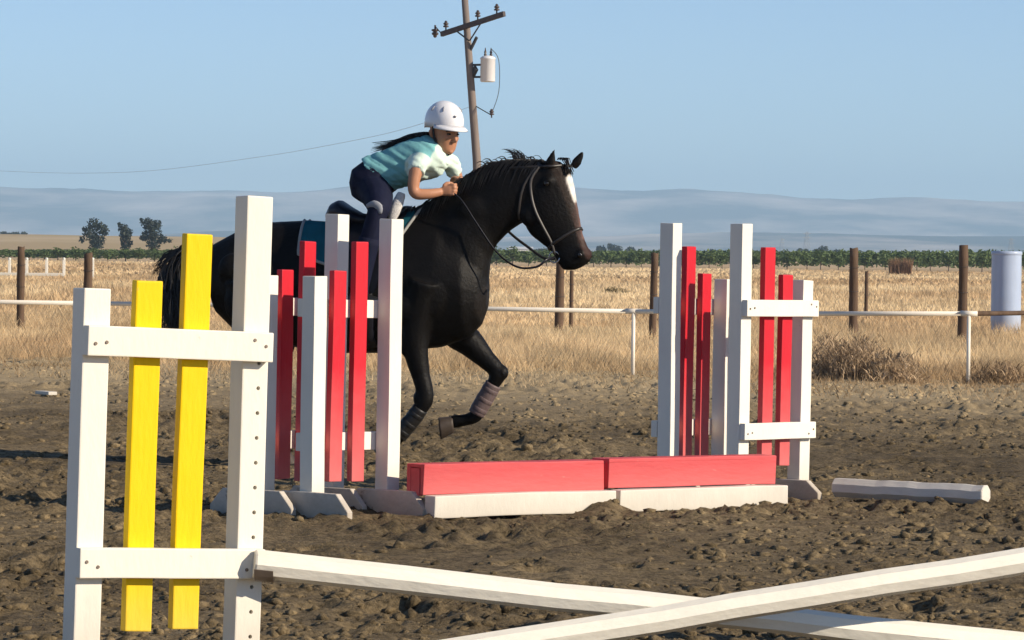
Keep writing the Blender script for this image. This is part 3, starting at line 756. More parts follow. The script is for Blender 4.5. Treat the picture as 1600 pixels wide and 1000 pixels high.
standard(p, R(53), -1, 1, red, white_far, 'red and white standard with shaded slats, left of the two behind the right red box', GR, tilt=R(.5))
p = stand_at(1202, 23.2)
standard(p, R(47), -1, -1, red, white_far, 'red and white standard with bright rails in front of its slats, rightmost one', GR, tilt=R(.5), foot_len=.42, foot_h=.115)

# ------------------------------------------------------------------ red and white filler boxes
def filler(p0, p1, label, dz=0.0):
    d = p1 - p0; L = d.length; yaw = math.atan2(d.y, d.x)
    root = empty('filler_box', p0, yaw, label, 'jump filler', 'red and white filler boxes')
    box('red_plank', (L, .035, .155), (L / 2, .060, .195 + dz), red_box, root, .004, warp=.003)
    box('red_plank', (L, .035, .155), (L / 2, .178, .195 + dz), red_box, root, .004)
    box('top_board', (L - .004, .152, .018), (L / 2, .119, .264 + dz), red_box, root, .003)
    for x in (.012, L - .012): box('end_panel', (.022, .08, .14), (x, .119, .182 + dz), red_box, root, .002)
    box('white_beam', (L + .01, .088, .115), (L / 2 + .012, -.006, .062), white_far, root, .006, warp=.003)
    box('base_skid', (L - .1, .09, .08), (L / 2, .13, .055), white_far, root, .004)
    return root
a, b = gnd(668, 800, .03), gnd(1222, 783, .03)
a.z = b.z = -.005
u = (b - a).normalized()
m1 = a + (b - a) * .495; m2 = a + (b - a) * .513
filler(a, m1, 'faded red filler box on a white beam, left one of the two')
filler(m2 + Vector((-u.y, u.x, 0)) * .014, b + Vector((-u.y, u.x, 0)) * .014, 'faded red filler box on a white beam, right one of the two', .006)

# ------------------------------------------------------------------ poles
def octo_pole(p0, p1, r, mat, name, label, group, rot=0.0):
    p0, p1 = Vector(p0), Vector(p1); d = p1 - p0; L = d.length
    root = None
    bm = bmesh.new(); rings = []
    nseg = 14
    for k in range(nseg + 1):
        x = -L / 2 + L * k / nseg
        e = .92 if k in (0, nseg) else 1.0
        sag = .004 * math.sin(k * 1.3) + .003 * math.sin(k * 2.7 + 1)
        rings.append([Vector((x, math.cos(R(22.5) + rot + a * math.pi / 4) * r * e, math.sin(R(22.5) + rot + a * math.pi / 4) * r * e + sag * .5)) for a in range(8)])
    rings.insert(1, [Vector((-L / 2 + .006, v.y / .92, v.z / .92)) for v in rings[0]])
    rings.insert(len(rings) - 1, [Vector((L / 2 - .006, v.y / .92, v.z / .92)) for v in rings[-1]])
    loft(bm, rings)
    o = bm_obj(name, bm, mat)
    o.location = (p0 + p1) / 2
    o.rotation_mode = 'QUATERNION'; o.rotation_quaternion = d.to_track_quat('X', 'Z')
    return tag(o, label, 'pole', group)
def on_line(px, py, Y): return at(px, py, Y)
a, b = on_line(396, 881, 12.90), on_line(1600, 1010, 13.42)
d = (b - a); L0 = d.length
octo_pole(a, a + d * (3.66 / L0) if False else a + d * (3.4 / L0), .0445, pole_white, 'jump_pole', 'white pole sloping down to the right from the yellow standard', 'crossed white poles', R(22.5))
b2, a2 = on_line(1600, 876, 13.25), on_line(560, 1043, 12.72)
d2 = b2 - a2
octo_pole(a2, a2 + d2 * (3.4 / d2.length), .0435, pole_white, 'jump_pole', 'white pole rising to the right in front, crossing over the other', 'crossed white poles', R(22.5))
foot_pole = material('dusty_white_pole', (0.66, 0.62, 0.55), 0.65, 0.12, 7, 0.3, 40, 0.3, stretch=(.3, 1, 1), spots=((0.36, 0.29, 0.21), 0.66, 9))
# metal cup under the near end of the sloping pole, and the far standard of the crossed poles
bpy.context.view_layer.update()
c0 = a + d.normalized() * .035
bm = bmesh.new(); rg = []
for x_ in (-.03, .03):
    rg.append([c0 + d.normalized() * x_ + Vector((0, math.cos(R(t_)) * q_, math.sin(R(t_)) * q_)) for q_, ts in ((.052, range(195, 346, 25)), (.047, range(345, 194, -25))) for t_ in ts])
loft(bm, rg); bm.transform(near_std.matrix_world.inverted()); bm_obj('jump_cup', bm, screw_m, near_std)
e2 = a2 + d2 * (3.4 / d2.length)
standard(Vector((e2.x + .30, e2.y + .12, 0)), R(-12), -1, -1, yellow, white, 'white standard with yellow slats holding the right end of the crossed poles', 'jump standards', foot_h=.11)
# short pole lying on the dirt right of the far jump
a3, b3 = at(1306, 766, 23.25), at(1541, 774, 22.72)
a3.z = b3.z = .056
octo_pole(a3, b3, .056, foot_pole, 'ground_pole', 'short white octagonal pole lying on the dirt right of the red boxes', None)
# scrap of white plank far left
t = gnd(72, 619)
o = box('plank_scrap', (.085, .3, .03), (t.x, t.y, .03), white_far, None, .004, rot=(0, 0, R(30))); tag(o, 'small white scrap of plank lying on the dirt at far left', 'plank')

# ------------------------------------------------------------------ horse
YH, PSI = 26.0, R(12)
HD = Vector((math.cos(PSI), -math.sin(PSI), 0))            # heading
LT = Vector((-math.sin(PSI), -math.cos(PSI), 0))           # towards the camera side
H0 = at(550, 500, YH)
def HP(px, py, lat=0.0):
    o, d = pray(px, py); q = H0 + LT * lat
    return o + d * ((q - o).dot(LT) / d.dot(LT))
UP = Vector((0, 0, 1))
horse_root = empty('horse', (H0.x, H0.y, 0.0), 0, 'black horse with a white blaze cantering right behind the far jump', 'horse')
HL = horse_root.location
def hbm(): return bmesh.new()
def hobj(name, bm, mat, parent=None, smooth=True):
    parent = parent or horse_root
    bmesh.ops.translate(bm, vec=-HL, verts=bm.verts)
    return bm_obj(name, bm, mat, parent, smooth)
BODY = [  # top, bottom, half width, top taper
    ((327, 392), (331, 440), .06, 0), ((335, 381), (339, 488), .17, .1), ((368, 363), (372, 520), .245, .25), ((420, 347), (420, 532), .275, .3),
    ((480, 344), (475, 546), .285, .25), ((540, 348), (532, 552), .30, .2), ((600, 344), (590, 552), .285, .3), ((645, 327), (640, 548), .255, .55),
    ((690, 322), (690, 543), .235, .6), ((728, 372), (733, 528), .205, .2), ((752, 405), (752, 508), .135, 0), ((764, 435), (762, 482), .05, 0)]
def body_rings(grow=0.0, n=24):
    out = []
    for (t, b, hw, tt) in BODY:
        T, B = HP(*t), HP(*b); v = (T - B) / 2
        out.append(ring((T + B) / 2, LT * (hw + grow), v * (1 + grow / v.length), n, 2.25, tt, .15))
    return out
def seg_loft(bm, secs, n=18, e=2.2, side=None, lat=0.0):
    s = side or LT
    rr_ = []
    for q in secs:
        T, B = HP(*q[0], lat), HP(*q[1], lat); v = (T - B) / 2
        rr_.append(ring((T + B) / 2, s * q[2], v, n, q[4] if len(q) > 4 else e, q[3] if len(q) > 3 else 0))
    loft(bm, rr_)
bm = hbm()
loft(bm, body_rings())
# neck
seg_loft(bm, [((640, 338), (748, 496), .18, .5), ((668, 319), (763, 442), .15, .55), ((702, 299), (767, 404), .125, .5), ((738, 273), (776, 382), .108, .45),
              ((772, 253), (796, 362), .105, .4), ((810, 248), (812, 351), .095, .35), ((846, 249), (826, 345), .085, .3), ((866, 252), (838, 325), .06, .2)])
# head (turned a little towards the camera)
HEAD_YAW = R(22)
SD = Matrix.Rotation(-HEAD_YAW, 3, 'Z') @ LT
SD = Vector(SD)
seg_loft(bm, [((862, 249), (832, 298), .05, 0), ((876, 252), (824, 335), .088, .1), ((890, 268), (824, 357), .098, .2), ((896, 288), (832, 369), .094, .25), ((900, 312), (847, 381), .078, .2),
              ((905, 340), (861, 392), .060, .15), ((910, 365), (868, 402), .052, .1), ((917, 384), (872, 411), .056, .05), ((923, 397), (879, 419), .056, 0), ((920, 409), (889, 423), .044, 0), ((910, 416), (898, 422), .02, 0)], side=SD)
# brow ridges, cheek, nostril swell
for s in (1, -1):
    ball(bm, HP(868, 283) + SD * (.078 * s), (.036, .022, .03))
    ball(bm, HP(838, 335) + SD * (.055 * s), (.075, .045, .085))
    ball(bm, HP(913, 397) + SD * (.038 * s), (.03, .026, .035))
ball(bm, HP(885, 416), (.035, .045, .026))
# ears
def ear(base, tip, s, w=.034):
    B, T = HP(*base) + SD * s, HP(*tip) + SD * s * 1.15
    tube(bm, [B, B.lerp(T, .35), B.lerp(T, .7), T], [w * .8, w, w * .62, .006], 10, sub=3, flat=.55)
ear((866, 262), (875, 233), .055); ear((888, 262), (905, 233), -.055)
# shoulder and breast muscles
ball(bm, HP(692, 455) + LT * .15, (.13, .09, .20), 16, Matrix.Rotation(R(18), 4, 'Y'))
ball(bm, HP(726, 465) + LT * .10, (.085, .08, .13), 16)
ball(bm, HP(726, 465) - LT * .10, (.085, .08, .13), 16)
# legs: (px, py, r)
def leg(pts, lat, lats=None):
    P = [HP(p[0], p[1], lat if lats is None else lats[i]) for i, p in enumerate(pts)]
    tube(bm, P, [p[2] for p in pts], 14, sub=4, flat=1.0)
near_fore = [(665, 440, .14), (648, 510, .105), (650, 550, .078), (658, 588, .058), (664, 612, .054), (663, 628, .053), (651, 647, .040), (634, 668, .036), (620, 685, .045), (609, 693, .036), (601, 700, .042)]
far_fore = [(690, 455, .14), (708, 510, .115), (735, 536, .090), (758, 560, .064), (774, 576, .054), (777, 588, .052), (767, 606, .040), (754, 630, .036), (744, 649, .044), (728, 656, .038), (706, 659, .044)]
near_hind = [(395, 430, .20), (420, 500, .16), (424, 540, .115), (405, 580, .074), (386, 610, .057), (385, 625, .053), (390, 655, .040), (396, 684, .039), (401, 698, .045), (408, 709, .037), (413, 715, .044)]
far_hind = [(395, 430, .20), (428, 500, .16), (434, 540, .11), (420, 582, .072), (403, 614, .056), (404, 629, .052), (414, 655, .040), (424, 682, .039), (430, 696, .045), (437, 706, .037), (441, 712, .044)]
# muscle and joint relief
for (x_, y_, lt_, r_) in ((645, 535, .185, (.05, .035, .085)), (715, 528, -.10, (.07, .04, .06)), (664, 621, .15, (.042, .048, .05)), (777, 583, -.14, (.044, .048, .048)), (650, 478, .22, (.10, .05, .11)),
                          (400, 470, .24, (.14, .06, .16)), (380, 420, .22, (.10, .06, .10)), (752, 330, .085, (.13, .035, .09))):
    ball(bm, HP(x_, y_) + LT * lt_, r_, 14)
leg(near_fore, .15); leg(far_fore, -.14); leg(near_hind, .15); leg(far_hind, -.15)
coat = material('black_coat', (1, 1, 1), 0.55, 0.35, 14, 0.35, 55, 0.16, attr=True)
body = hobj('body', bm, coat)
voxelize(body, 0.0125, 5, .5)
# coat markings and a painted breast highlight, as vertex colours
me = body.data
co = np.empty(len(me.vertices) * 3, np.float32); me.vertices.foreach_get('co', co); co = co.reshape(-1, 3)
no = np.empty(len(me.vertices) * 3, np.float32); me.vertices.foreach_get('normal', no); no = no.reshape(-1, 3)
cols = np.tile(np.array([0.0042, 0.0035, 0.0032]), (len(co), 1))
def local(p): return np.array(p - HL)
FWD = np.array(Matrix.Rotation(-HEAD_YAW, 3, 'Z') @ HD)
def paint(a, b, r0, r1, c, cond=None):
    A, B = local(a), local(b); d = B - A; t = np.clip(((co - A) @ d) / (d @ d), 0, 1)
    dist = np.linalg.norm(co - (A + t[:, None] * d), axis=1)
    rad = r0 + (r1 - r0) * t
    w = np.clip((rad - dist) / .012 + .5, 0, 1)
    if cond is not None: w = w * cond
    cols[:] = cols * (1 - w[:, None]) + np.array(c) * w[:, None]
fw = np.clip((no @ FWD - 0.05) / 0.2, 0, 1)
paint(HP(880, 262), HP(905, 335), .085, .06, (0.024, 0.016, 0.012), np.clip((no @ FWD + .35) / .3, 0, 1))
paint(HP(905, 335), HP(920, 392), .05, .05, (0.040, 0.020, 0.016), np.clip((no @ FWD + .1) / .3, 0, 1))
paint(HP(890, 282), HP(900, 312), .036, .024, (0.72, 0.67, 0.61), fw)
paint(HP(901, 318), HP(912, 372), .014, .010, (0.15, 0.085, 0.07), fw)
paint(HP(690, 440), HP(740, 470), .16, .14, (0.012, 0.0095, 0.008))  # sunlit sheen on shoulder and breast, painted as a lighter coat tone
a = me.color_attributes.new('Col', 'FLOAT_COLOR', 'POINT')
c4 = np.ones((len(co), 4), np.float32); c4[:, :3] = cols; a.data.foreach_set('color', c4.ravel())
hbvh = BVHTree.FromPolygons([Vector(c) + HL for c in co], [tuple(p.vertices) for p in me.polygons])
def skin_pt(px, py, off=.006, side=None, s=1):
    """point on the horse's skin, found sideways from the body's middle plane"""
    sd = (side or LT) * s; p = HP(px, py)
    hit = hbvh.ray_cast(p + sd * 1.0, -sd, 1.2)
    if hit[0] is None:
        hit = hbvh.find_nearest(p + sd * .08)
    return hit[0] + hit[1] * off
# hooves
hoof_m = material('dark_hoof', (0.055, 0.04, 0.03), 0.6, 0.25, 20)
def hoof(p, axis, toe, r=.058, L=.085):
    bm = hbm(); axis = axis.normalized(); toe = (toe - axis * toe.dot(axis)).normalized(); sd = axis.cross(toe)
    rg = []
    for t, q in ((0, .78), (.15, .84), (.85, 1.06), (1, 1.08)):
        rg.append([p + axis * (L * t) + toe * (r * (.12 + .22 * t)) + (toe * math.cos(a) * (1.12 if math.cos(a) > 0 else .8) + sd * math.sin(a) * .95) * r * q for a in [2 * math.pi * k / 16 for k in range(16)]])
    loft(bm, rg); hobj('hoof', bm, hoof_m)
hoof(HP(606, 697, .15), Vector((-.75, 0, -.55)), Vector((.3, 0, -1)))
hoof(HP(708, 659, -.14), Vector((-1, 0, -.12)), Vector((.1, 0, -1)), r=.066, L=.09)
hoof(HP(411, 712, .15), Vector((.35, 0, -1)), HD)
hoof(HP(439, 709, -.15), Vector((.3, 0, -1)), HD)
# eyes and nostrils
eye_m = material('dark_eye', (0.008, 0.006, 0.005), 0.12, spec=0.6)
for s in (1, -1):
    bm = hbm(); c = skin_pt(866, 288, -.012, SD, s); ball(bm, c, .021, 14); hobj('eye', bm, eye_m)
    bm = hbm(); c = skin_pt(914, 399, -.005, SD, s); ball(bm, c, (.016, .010, .020), 10, Matrix.Rotation(R(-25), 4, 'Y')); hobj('nostril', bm, eye_m)
# mane, forelock, tail
hair_m = material('black_horse_hair', (0.009, 0.008, 0.008), 0.38, 0.3, 30, spec=0.45)
def strands(name, curves, mat, r0, parent=None, n=4):
    bm = hbm()
    for pts, r in curves: tube(bm, pts, [r, r * .9, r * .7, r * .08][:len(pts)] if len(pts) <= 4 else [r * (1 - (k / (len(pts) - 1)) ** 2 * .92) for k in range(len(pts))], n, sub=2, flat=.5)
    o = hobj(name, bm, mat, parent); o['kind'] = 'stuff'; return o
crest = [(650, 326), (668, 317), (702, 296), (738, 270), (772, 252), (800, 248), (825, 247), (850, 248)]
cv = []
q = random.Random(5)
for i in range(1100):
    t = q.random() * (len(crest) - 1); k = int(t); f = t - k
    px = crest[k][0] * (1 - f) + crest[k + 1][0] * f; py = crest[k][1] * (1 - f) + crest[k + 1][1] * f
    b = HP(px + q.uniform(-3, 3), py + 5) + LT * q.uniform(-.015, .015)
    L_ = q.uniform(.10, .26); side = -1 if q.random() < .7 else .6
    lift = q.uniform(.0, .016)
    cv.append(([b, b + UP * lift - HD * L_ * .12 + LT * side * L_ * .22, b - UP * L_ * .25 - HD * L_ * .35 + LT * side * L_ * .42, b - UP * L_ * .75 - HD * L_ * .5 + LT * side * (L_ * .5 + .03)], q.uniform(.0016, .0036)))
for i in range(60):   # blown-up tuft and wisps
    b = HP(q.uniform(802, 822), 250); L_ = q.uniform(.035, .07)
    cv.append(([b, b + UP * L_ * .6 - HD * L_ * .2, b + UP * L_ * .95 - HD * L_ * (.3 + q.random() * .6), b + UP * L_ * (.8 + .3 * q.random()) - HD * L_ * (.5 + q.random() * .9)], q.uniform(.0012, .003)))
for i in range(20):
    b = HP(q.uniform(745, 850), 0) ; px = q.uniform(748, 850); b = HP(px, np.interp(px, [c_[0] for c_ in crest], [c_[1] for c_ in crest]) + 3); L_ = q.uniform(.03, .06)
    cv.append(([b, b + UP * L_ * .5 - HD * L_ * .4, b + UP * L_ * .55 - HD * L_ * .9, b + UP * L_ * .3 - HD * L_ * 1.3], q.uniform(.002, .004)))
strands('mane', cv, hair_m, .006)
cv = []
for i in range(12):
    b = HP(878 + q.uniform(-6, 6), 250) + SD * q.uniform(-.03, .03); L_ = q.uniform(.06, .13)
    e = HP(893 + q.uniform(-6, 2), 266 + q.uniform(0, 10)) + SD * q.uniform(-.04, .05)
    cv.append(([b, b + UP * .012 + HD * .02, e + Vector(FWD) * .012], .005))
strands('forelock', cv, hair_m, .005)
cv = []
for i in range(620):
    s = q.gauss(0, 1); w = q.gauss(0, 1); l = q.uniform(.6, 1.05); dx_ = abs(q.gauss(0, 1)) * 14
    off = LT * (w * .035)
    P = [HP(333, 390 + s * 3), HP(306 + s * 2, 387 + s * 4) + off * .5, HP(281 + dx_ * .6 - 3 * s, 397 + s * 7 + dx_ * .4) + off, HP(264 + dx_ - 7 * s - 6 * l, 425 + 8 * s) + off * 1.4, HP(260 + dx_ * 1.2 + q.uniform(-12, 16), 425 + 75 * l) + off * 1.8, HP(264 + dx_ * 1.2 + q.uniform(-14, 16), 440 + 95 * l) + off * 2]
    cv.append((P, q.uniform(.003, .006)))
for i in range(40):
    P = [HP(300, 388), HP(275, 395 + q.uniform(-6, 4)), HP(256, 404 + q.uniform(-8, 14)), HP(238 + q.uniform(-4, 8), 425 + q.uniform(-8, 12))]
    cv.append((P, q.uniform(.002, .005)))
strands('tail', cv, hair_m, .008)
# brushing boots on the fore legs
boot_m = material('mauve_leg_boot', (0.13, 0.092, 0.09), 0.6, 0.15, 20, 0.2, 80)
boot_b = material('black_leg_boot', (0.012, 0.011, 0.011), 0.5, 0.2, 20)
def leg_boot(pts, lat, r, mat, smat):
    bm = hbm(); tube(bm, [HP(x, y, lat) for x, y in pts], r, 16, sub=4); o = hobj('leg_boot', bm, mat)
    for f in (.2, .5, .8):
        i = f * (len(pts) - 1); k = int(i); g = i - k
        a_, b_ = HP(*pts[k], lat), HP(*pts[k + 1], lat); c = a_.lerp(b_, g); d = (b_ - a_).normalized()
        rad = r[k] * (1 - g) + r[k + 1] * g
        bm = hbm(); tube(bm, [c - d * .014, c - d * .012, c + d * .012, c + d * .014], [rad + .0002, rad + .0016, rad + .0016, rad + .0002], 16); hobj('strap', bm, smat, o)
leg_boot([(771, 600), (762, 616), (752, 633), (744, 647)], -.14, [.052, .054, .055, .052], boot_m, boot_m)
leg_boot([(657, 638), (645, 655), (633, 669), (623, 681)], .15, [.050, .052, .053, .052], boot_b, boot_b)

# ------------------------------------------------------------------ saddle on the horse
leather = material('black_leather', (0.010, 0.010, 0.016), 0.4, 0.2, 12, 0.15, 90, 0.45)
pad_m = material('teal_saddle_pad', (0.025, 0.20, 0.26), 0.85, 0.12, 10, 0.3, 120, 0.2)
piping_m = material('pale_piping', (0.30, 0.30, 0.28), 0.8)
saddle = empty('saddle', (H0.x, H0.y, 0), 0, 'black saddle on a teal pad under the rider', 'saddle')
def sobj(name, bm, mat, parent=None):
    bmesh.ops.translate(bm, vec=-HL, verts=bm.verts); return bm_obj(name, bm, mat, parent or saddle, True)
def hugging(outline_top, outline_bot, off, thick, nu=26, nv=18, both=True):
    """sheet that follows the horse's flank: top edge on the back line, bottom edge part-way down"""
    bm = bmesh.new(); rows = []
    for sd_ in ((1,) if not both else (1, -1)):
        grid_ = []
        for i in range(nu + 1):
            col_ = []; f = i / nu
            for k in range(nv + 1):
                g = k / nv
                tx = np.interp(f, *outline_top[0]), np.interp(f, *outline_top[1])
                bx = np.interp(f, *outline_bot[0]), np.interp(f, *outline_bot[1])
                px, py = tx[0] * (1 - g) + bx[0] * g, tx[1] * (1 - g) + bx[1] * g
                p = HP(px, py)
                hit = hbvh.ray_cast(p + LT * sd_ * 1.0, -LT * sd_, 0.995)
                if hit[0] is None or (hit[0] - p).dot(LT * sd_) < 0.0: 
                    h = hbvh.find_nearest(p); q_ = h[0] + Vector((0, 0, 1)) * .002
                    nn = Vector((0, 0, 1)) * .8 + LT * sd_ * .3
                else: q_, nn = hit[0], hit[1]
                col_.append(q_ + nn.normalized() * off)
            grid_.append(col_)
        # smooth a little
        for _ in range(3):
            g2 = [[c_.copy() for c_ in r_] for r_ in grid_]
            for i in range(nu + 1):
                for k in range(nv + 1):
                    nb = [grid_[a_][b_] for a_, b_ in ((i - 1, k), (i + 1, k), (i, k - 1), (i, k + 1)) if 0 <= a_ <= nu and 0 <= b_ <= nv]
                    av = sum(nb, Vector()) / len(nb)
                    g2[i][k] = grid_[i][k].lerp(av, .5) if len(nb) == 4 else grid_[i][k]
            grid_ = g2
        top_ = [[bm.verts.new(c_) for c_ in r_] for r_ in grid_]
        for i in range(nu):
            for k in range(nv): bm.faces.new((top_[i][k], top_[i + 1][k], top_[i + 1][k + 1], top_[i][k + 1]))
        rows.append(grid_)
    bmesh.ops.solidify(bm, geom=list(bm.faces), thickness=thick)
    return bm, rows
f_ = [0, .25, .5, .75, 1]
bm, rows = hugging(((f_, [480, 525, 570, 615, 662]), (f_, [347, 350, 350, 345, 325])), ((f_, [482, 520, 565, 605, 628]), (f_, [398, 412, 425, 415, 384])), .012, .012)
pad = sobj('saddle_pad', bm, pad_m)
for g in rows:
    bm = bmesh.new(); edge = [g[0][k] for k in range(0, len(g[0]), 2)] + [g[i][-1] for i in range(2, len(g), 2)] + [g[-1][k] for k in range(len(g[0]) - 3, -1, -2)]
    tube(bm, edge, .010, 6); sobj('piping', bm, piping_m, pad)
bm, rows = hugging(((f_, [520, 550, 580, 615, 648]), (f_, [347, 350, 350, 342, 329])), ((f_, [540, 556, 580, 604, 622]), (f_, [400, 440, 462, 455, 375])), .034, .012)
sobj('flap', bm, leather)
bm = bmesh.new()
SE = [((512, 335), (516, 346), .10), ((520, 318), (526, 347), .14), ((532, 312), (540, 350), .165), ((546, 322), (552, 352), .16), ((565, 333), (570, 354), .14), ((590, 336), (592, 352), .12), ((615, 330), (614, 348), .10), ((634, 321), (632, 342), .085), ((644, 322), (642, 336), .05)]
rg = []
for t, b, hw in SE:
    T, B = HP(*t), HP(*b); rg.append(ring((T + B) / 2, LT * hw, (T - B) / 2, 18, 2.4))
loft(bm, rg); o = sobj('seat', bm, leather); voxelize(o, .01, 6)
bm = bmesh.new()
gp = [skin_pt(590 + 2 * math.sin(k), y_, .02) for k, y_ in enumerate(range(455, 540, 14))]
tube(bm, gp, .035, 8, flat=.25, up=None); sobj('girth', bm, leather)
# fleece at the pommel
fleece = material('pale_fleece', (0.62, 0.60, 0.57), 0.95, 0.2, 60, 0.6, 140, 0.1)
bm = bmesh.new()
tube(bm, [HP(628, 301, .19), HP(623, 314, .20), HP(617, 330, .215), HP(612, 344, .225)], [.026, .036, .036, .026], 10, sub=3, flat=.7); o = sobj('knee_roll', bm, fleece); voxelize(o, .008, 3)

# ------------------------------------------------------------------ bridle
bridle = empty('bridle', (H0.x, H0.y, 0), 0, 'dark leather bridle with long slack reins on the horse head', 'bridle')
strap_m = material('worn_bridle_leather', (0.022, 0.018, 0.016), 0.45, 0.2, 14, spec=0.6)
bit_m = material('steel_bit', (0.55, 0.55, 0.56), 0.25, metallic=1.0)
def brobj(name, bm, mat):
    bmesh.ops.translate(bm, vec=-HL, verts=bm.verts); return bm_obj(name, bm, mat, bridle, True)
def strap(name, pts, s=1, r=.010, close=False):
    bm = bmesh.new(); P = [skin_pt(x, y, .005, SD, s) for x, y in pts]
    tube(bm, P, r, 8, sub=3, flat=.55); return brobj(name, bm, strap_m)
for s in (1, -1):
    strap('cheekpiece', [(852, 258), (842, 280), (843, 305), (850, 330), (860, 355), (869, 378), (873, 398)], s)
    strap('throat_lash', [(848, 256), (832, 290), (824, 325), (822, 343)], s, .008)
    bm = bmesh.new(); c = skin_pt(873, 401, .012, SD, s)
    tube(bm, [c + (HD * math.cos(a_) + UP * math.sin(a_)) * .034 for a_ in [2 * math.pi * k / 16 for k in range(17)]], .006, 6); brobj('bit_ring', bm, bit_m)
def wrap(name, c0, c1, r):
    bm = bmesh.new(); T, B = HP(*c0), HP(*c1); mid = (T + B) / 2; ax = (T - B).normalized(); P = []
    for k in range(25):
        a_ = 2 * math.pi * k / 24; d = (ax * math.cos(a_) + SD * math.sin(a_))
        h = hbvh.ray_cast(mid + d * .4, -d, .45)
        if h[0] is not None: P.append(h[0] + h[1] * .005)
    P.append(P[0]); tube(bm, P, r, 8, flat=.6); return brobj(name, bm, strap_m)
wrap('noseband', (909, 356), (864, 386), .010)
wrap('browband', (884, 259), (836, 262), .009)
HAND_N, HAND_F = (702, 296), (712, 290)
near_bit, far_bit = skin_pt(873, 401, .015, SD, 1), skin_pt(873, 401, .015, SD, -1)
bm = bmesh.new(); tube(bm, [near_bit, HP(854, 406, .13), HP(838, 417, .15), HP(808, 417, .16), HP(776, 394, .17), HP(745, 350, .165), HP(720, 312, .15), HP(702, 298, .13)], .008, 6, sub=6, flat=.5); brobj('rein', bm, leather)
bm = bmesh.new(); tube(bm, [far_bit, HP(852, 404, -.10), HP(825, 386, -.14), HP(797, 364, -.165), HP(765, 330, -.16), HP(735, 303, -.13), HP(712, 292, -.05)], .009, 6, sub=6, flat=.5); brobj('rein', bm, strap_m)

# ------------------------------------------------------------------ rider
rider = empty('person', (H0.x, H0.y, 0), 0, 'person in white helmet and teal shirt, leaning forward on the black horse', 'person')
def robj(name, bm, mat, parent=None, smooth=True):
    bmesh.ops.translate(bm, vec=-HL, verts=bm.verts); return bm_obj(name, bm, mat, parent or rider, smooth)
skin = material('tan_skin', (0.46, 0.22, 0.125), 0.5, 0.06, 20, spec=0.35)
shirt_m = material('shade_teal_sun_mint_cotton', (1, 1, 1), 0.9, 0.06, 8, 0.3, 25, 0.15, attr=True)
navy = material('navy_breeches', (0.006, 0.008, 0.026), 0.8, 0.2, 10, 0.3, 30, 0.2)
helmet_m = material('white_helmet_shell', (0.80, 0.80, 0.82), 0.3, 0.03, 5, spec=0.5)
hair2 = material('dark_hair', (0.012, 0.010, 0.012), 0.45, 0.3, 30)
blackm = material('black_rubber', (0.012, 0.012, 0.013), 0.5, 0.2, 10)
greyp = material('grey_suede', (0.28, 0.29, 0.32), 0.9, 0.15, 20)
FY = R(38)                                                   # face turned towards the camera
FF = Matrix.Rotation(-FY, 3, 'Z') @ HD; FF = (Vector(FF) + Vector((0, 0, -.12))).normalized()
FS = Vector((FF.y, -FF.x, 0)).normalized()                  # face's side, camera-ward
if FS.dot(LT) < 0: FS = -FS
FU = FS.cross(FF); FU = FU if FU.z > 0 else -FU
HC = HP(694, 203)
def hd(f, s, u): return HC + FF * f + FS * s + FU * u
bm = bmesh.new()
# head: rings from chin to crown
hs = [(-.142, .052, .018, .022), (-.135, .045, .038, .042), (-.115, .030, .058, .064), (-.085, .016, .070, .082), (-.045, .008, .078, .096), (0, 0, .080, .100), (.045, -.004, .080, .100), (.085, -.008, .066, .084), (.108, -.010, .035, .048)]
loft(bm, [ring(hd(f0, 0, u), FS * a_, FF * b_, 20, 2.1) for u, f0, a_, b_ in hs])
tube(bm, [hd(.098, 0, -.005), hd(.110, 0, -.030), hd(.122, 0, -.052), hd(.105, 0, -.064)], [.009, .010, .0135, .010], 10, sub=2)      # nose
ball(bm, hd(.080, 0, -.090), (.020, .020, .010), 10); ball(bm, hd(.077, 0, -.103), (.018, .018, .009), 10)    # lips
ball(bm, hd(.075, 0, -.128), (.022, .022, .018), 10)                                                                   # chin
for s in (1, -1):
    ball(bm, hd(.066, .038 * s, -.045), (.026, .026, .024), 10)                                                          # cheeks
    tube(bm, [hd(-.005, .078 * s, .005), hd(-.012, .092 * s, -.015), hd(-.004, .084 * s, -.05)], [.012, .020, .010], 8, sub=2, flat=.6)   # ears
# neck and trunk
tube(bm, [hd(-.015, 0, -.07), HP(689, 224), HP(676, 236), HP(660, 248)], [.048, .046, .055, .075], 14, sub=3)
TR = [((551, 300), (604, 326), .10), ((553, 271), (606, 309), .155), ((574, 250), (616, 298), .14), ((602, 240), (636, 292), .135), ((632, 226), (662, 284), .145), ((656, 216), (692, 274), .15), ((672, 212), (702, 254), .12)]
seg_loft(bm, [((t_[0] * .86 + b_[0] * .14, t_[1] * .86 + b_[1] * .14), (t_[0] * .2 + b_[0] * .8, t_[1] * .2 + b_[1] * .8), w_ * .84) for t_, b_, w_ in TR])
def limb(pts, n=12): tube(bm, [HP(p[0], p[1], p[2]) for p in pts], [p[3] for p in pts], n, sub=4)
arm_n = [(662, 248, .11, .05), (653, 258, .17, .048), (648, 276, .20, .040), (646, 295, .21, .036), (652, 303, .205, .036), (670, 303, .18, .032), (688, 300, .14, .026)]
arm_f = [(690, 248, -.10, .05), (704, 256, -.16, .046), (713, 274, -.19, .038), (716, 290, -.19, .034), (716, 296, -.17, .032), (712, 297, -.12, .028), (708, 295, -.07, .025)]
limb(arm_n); limb(arm_f)
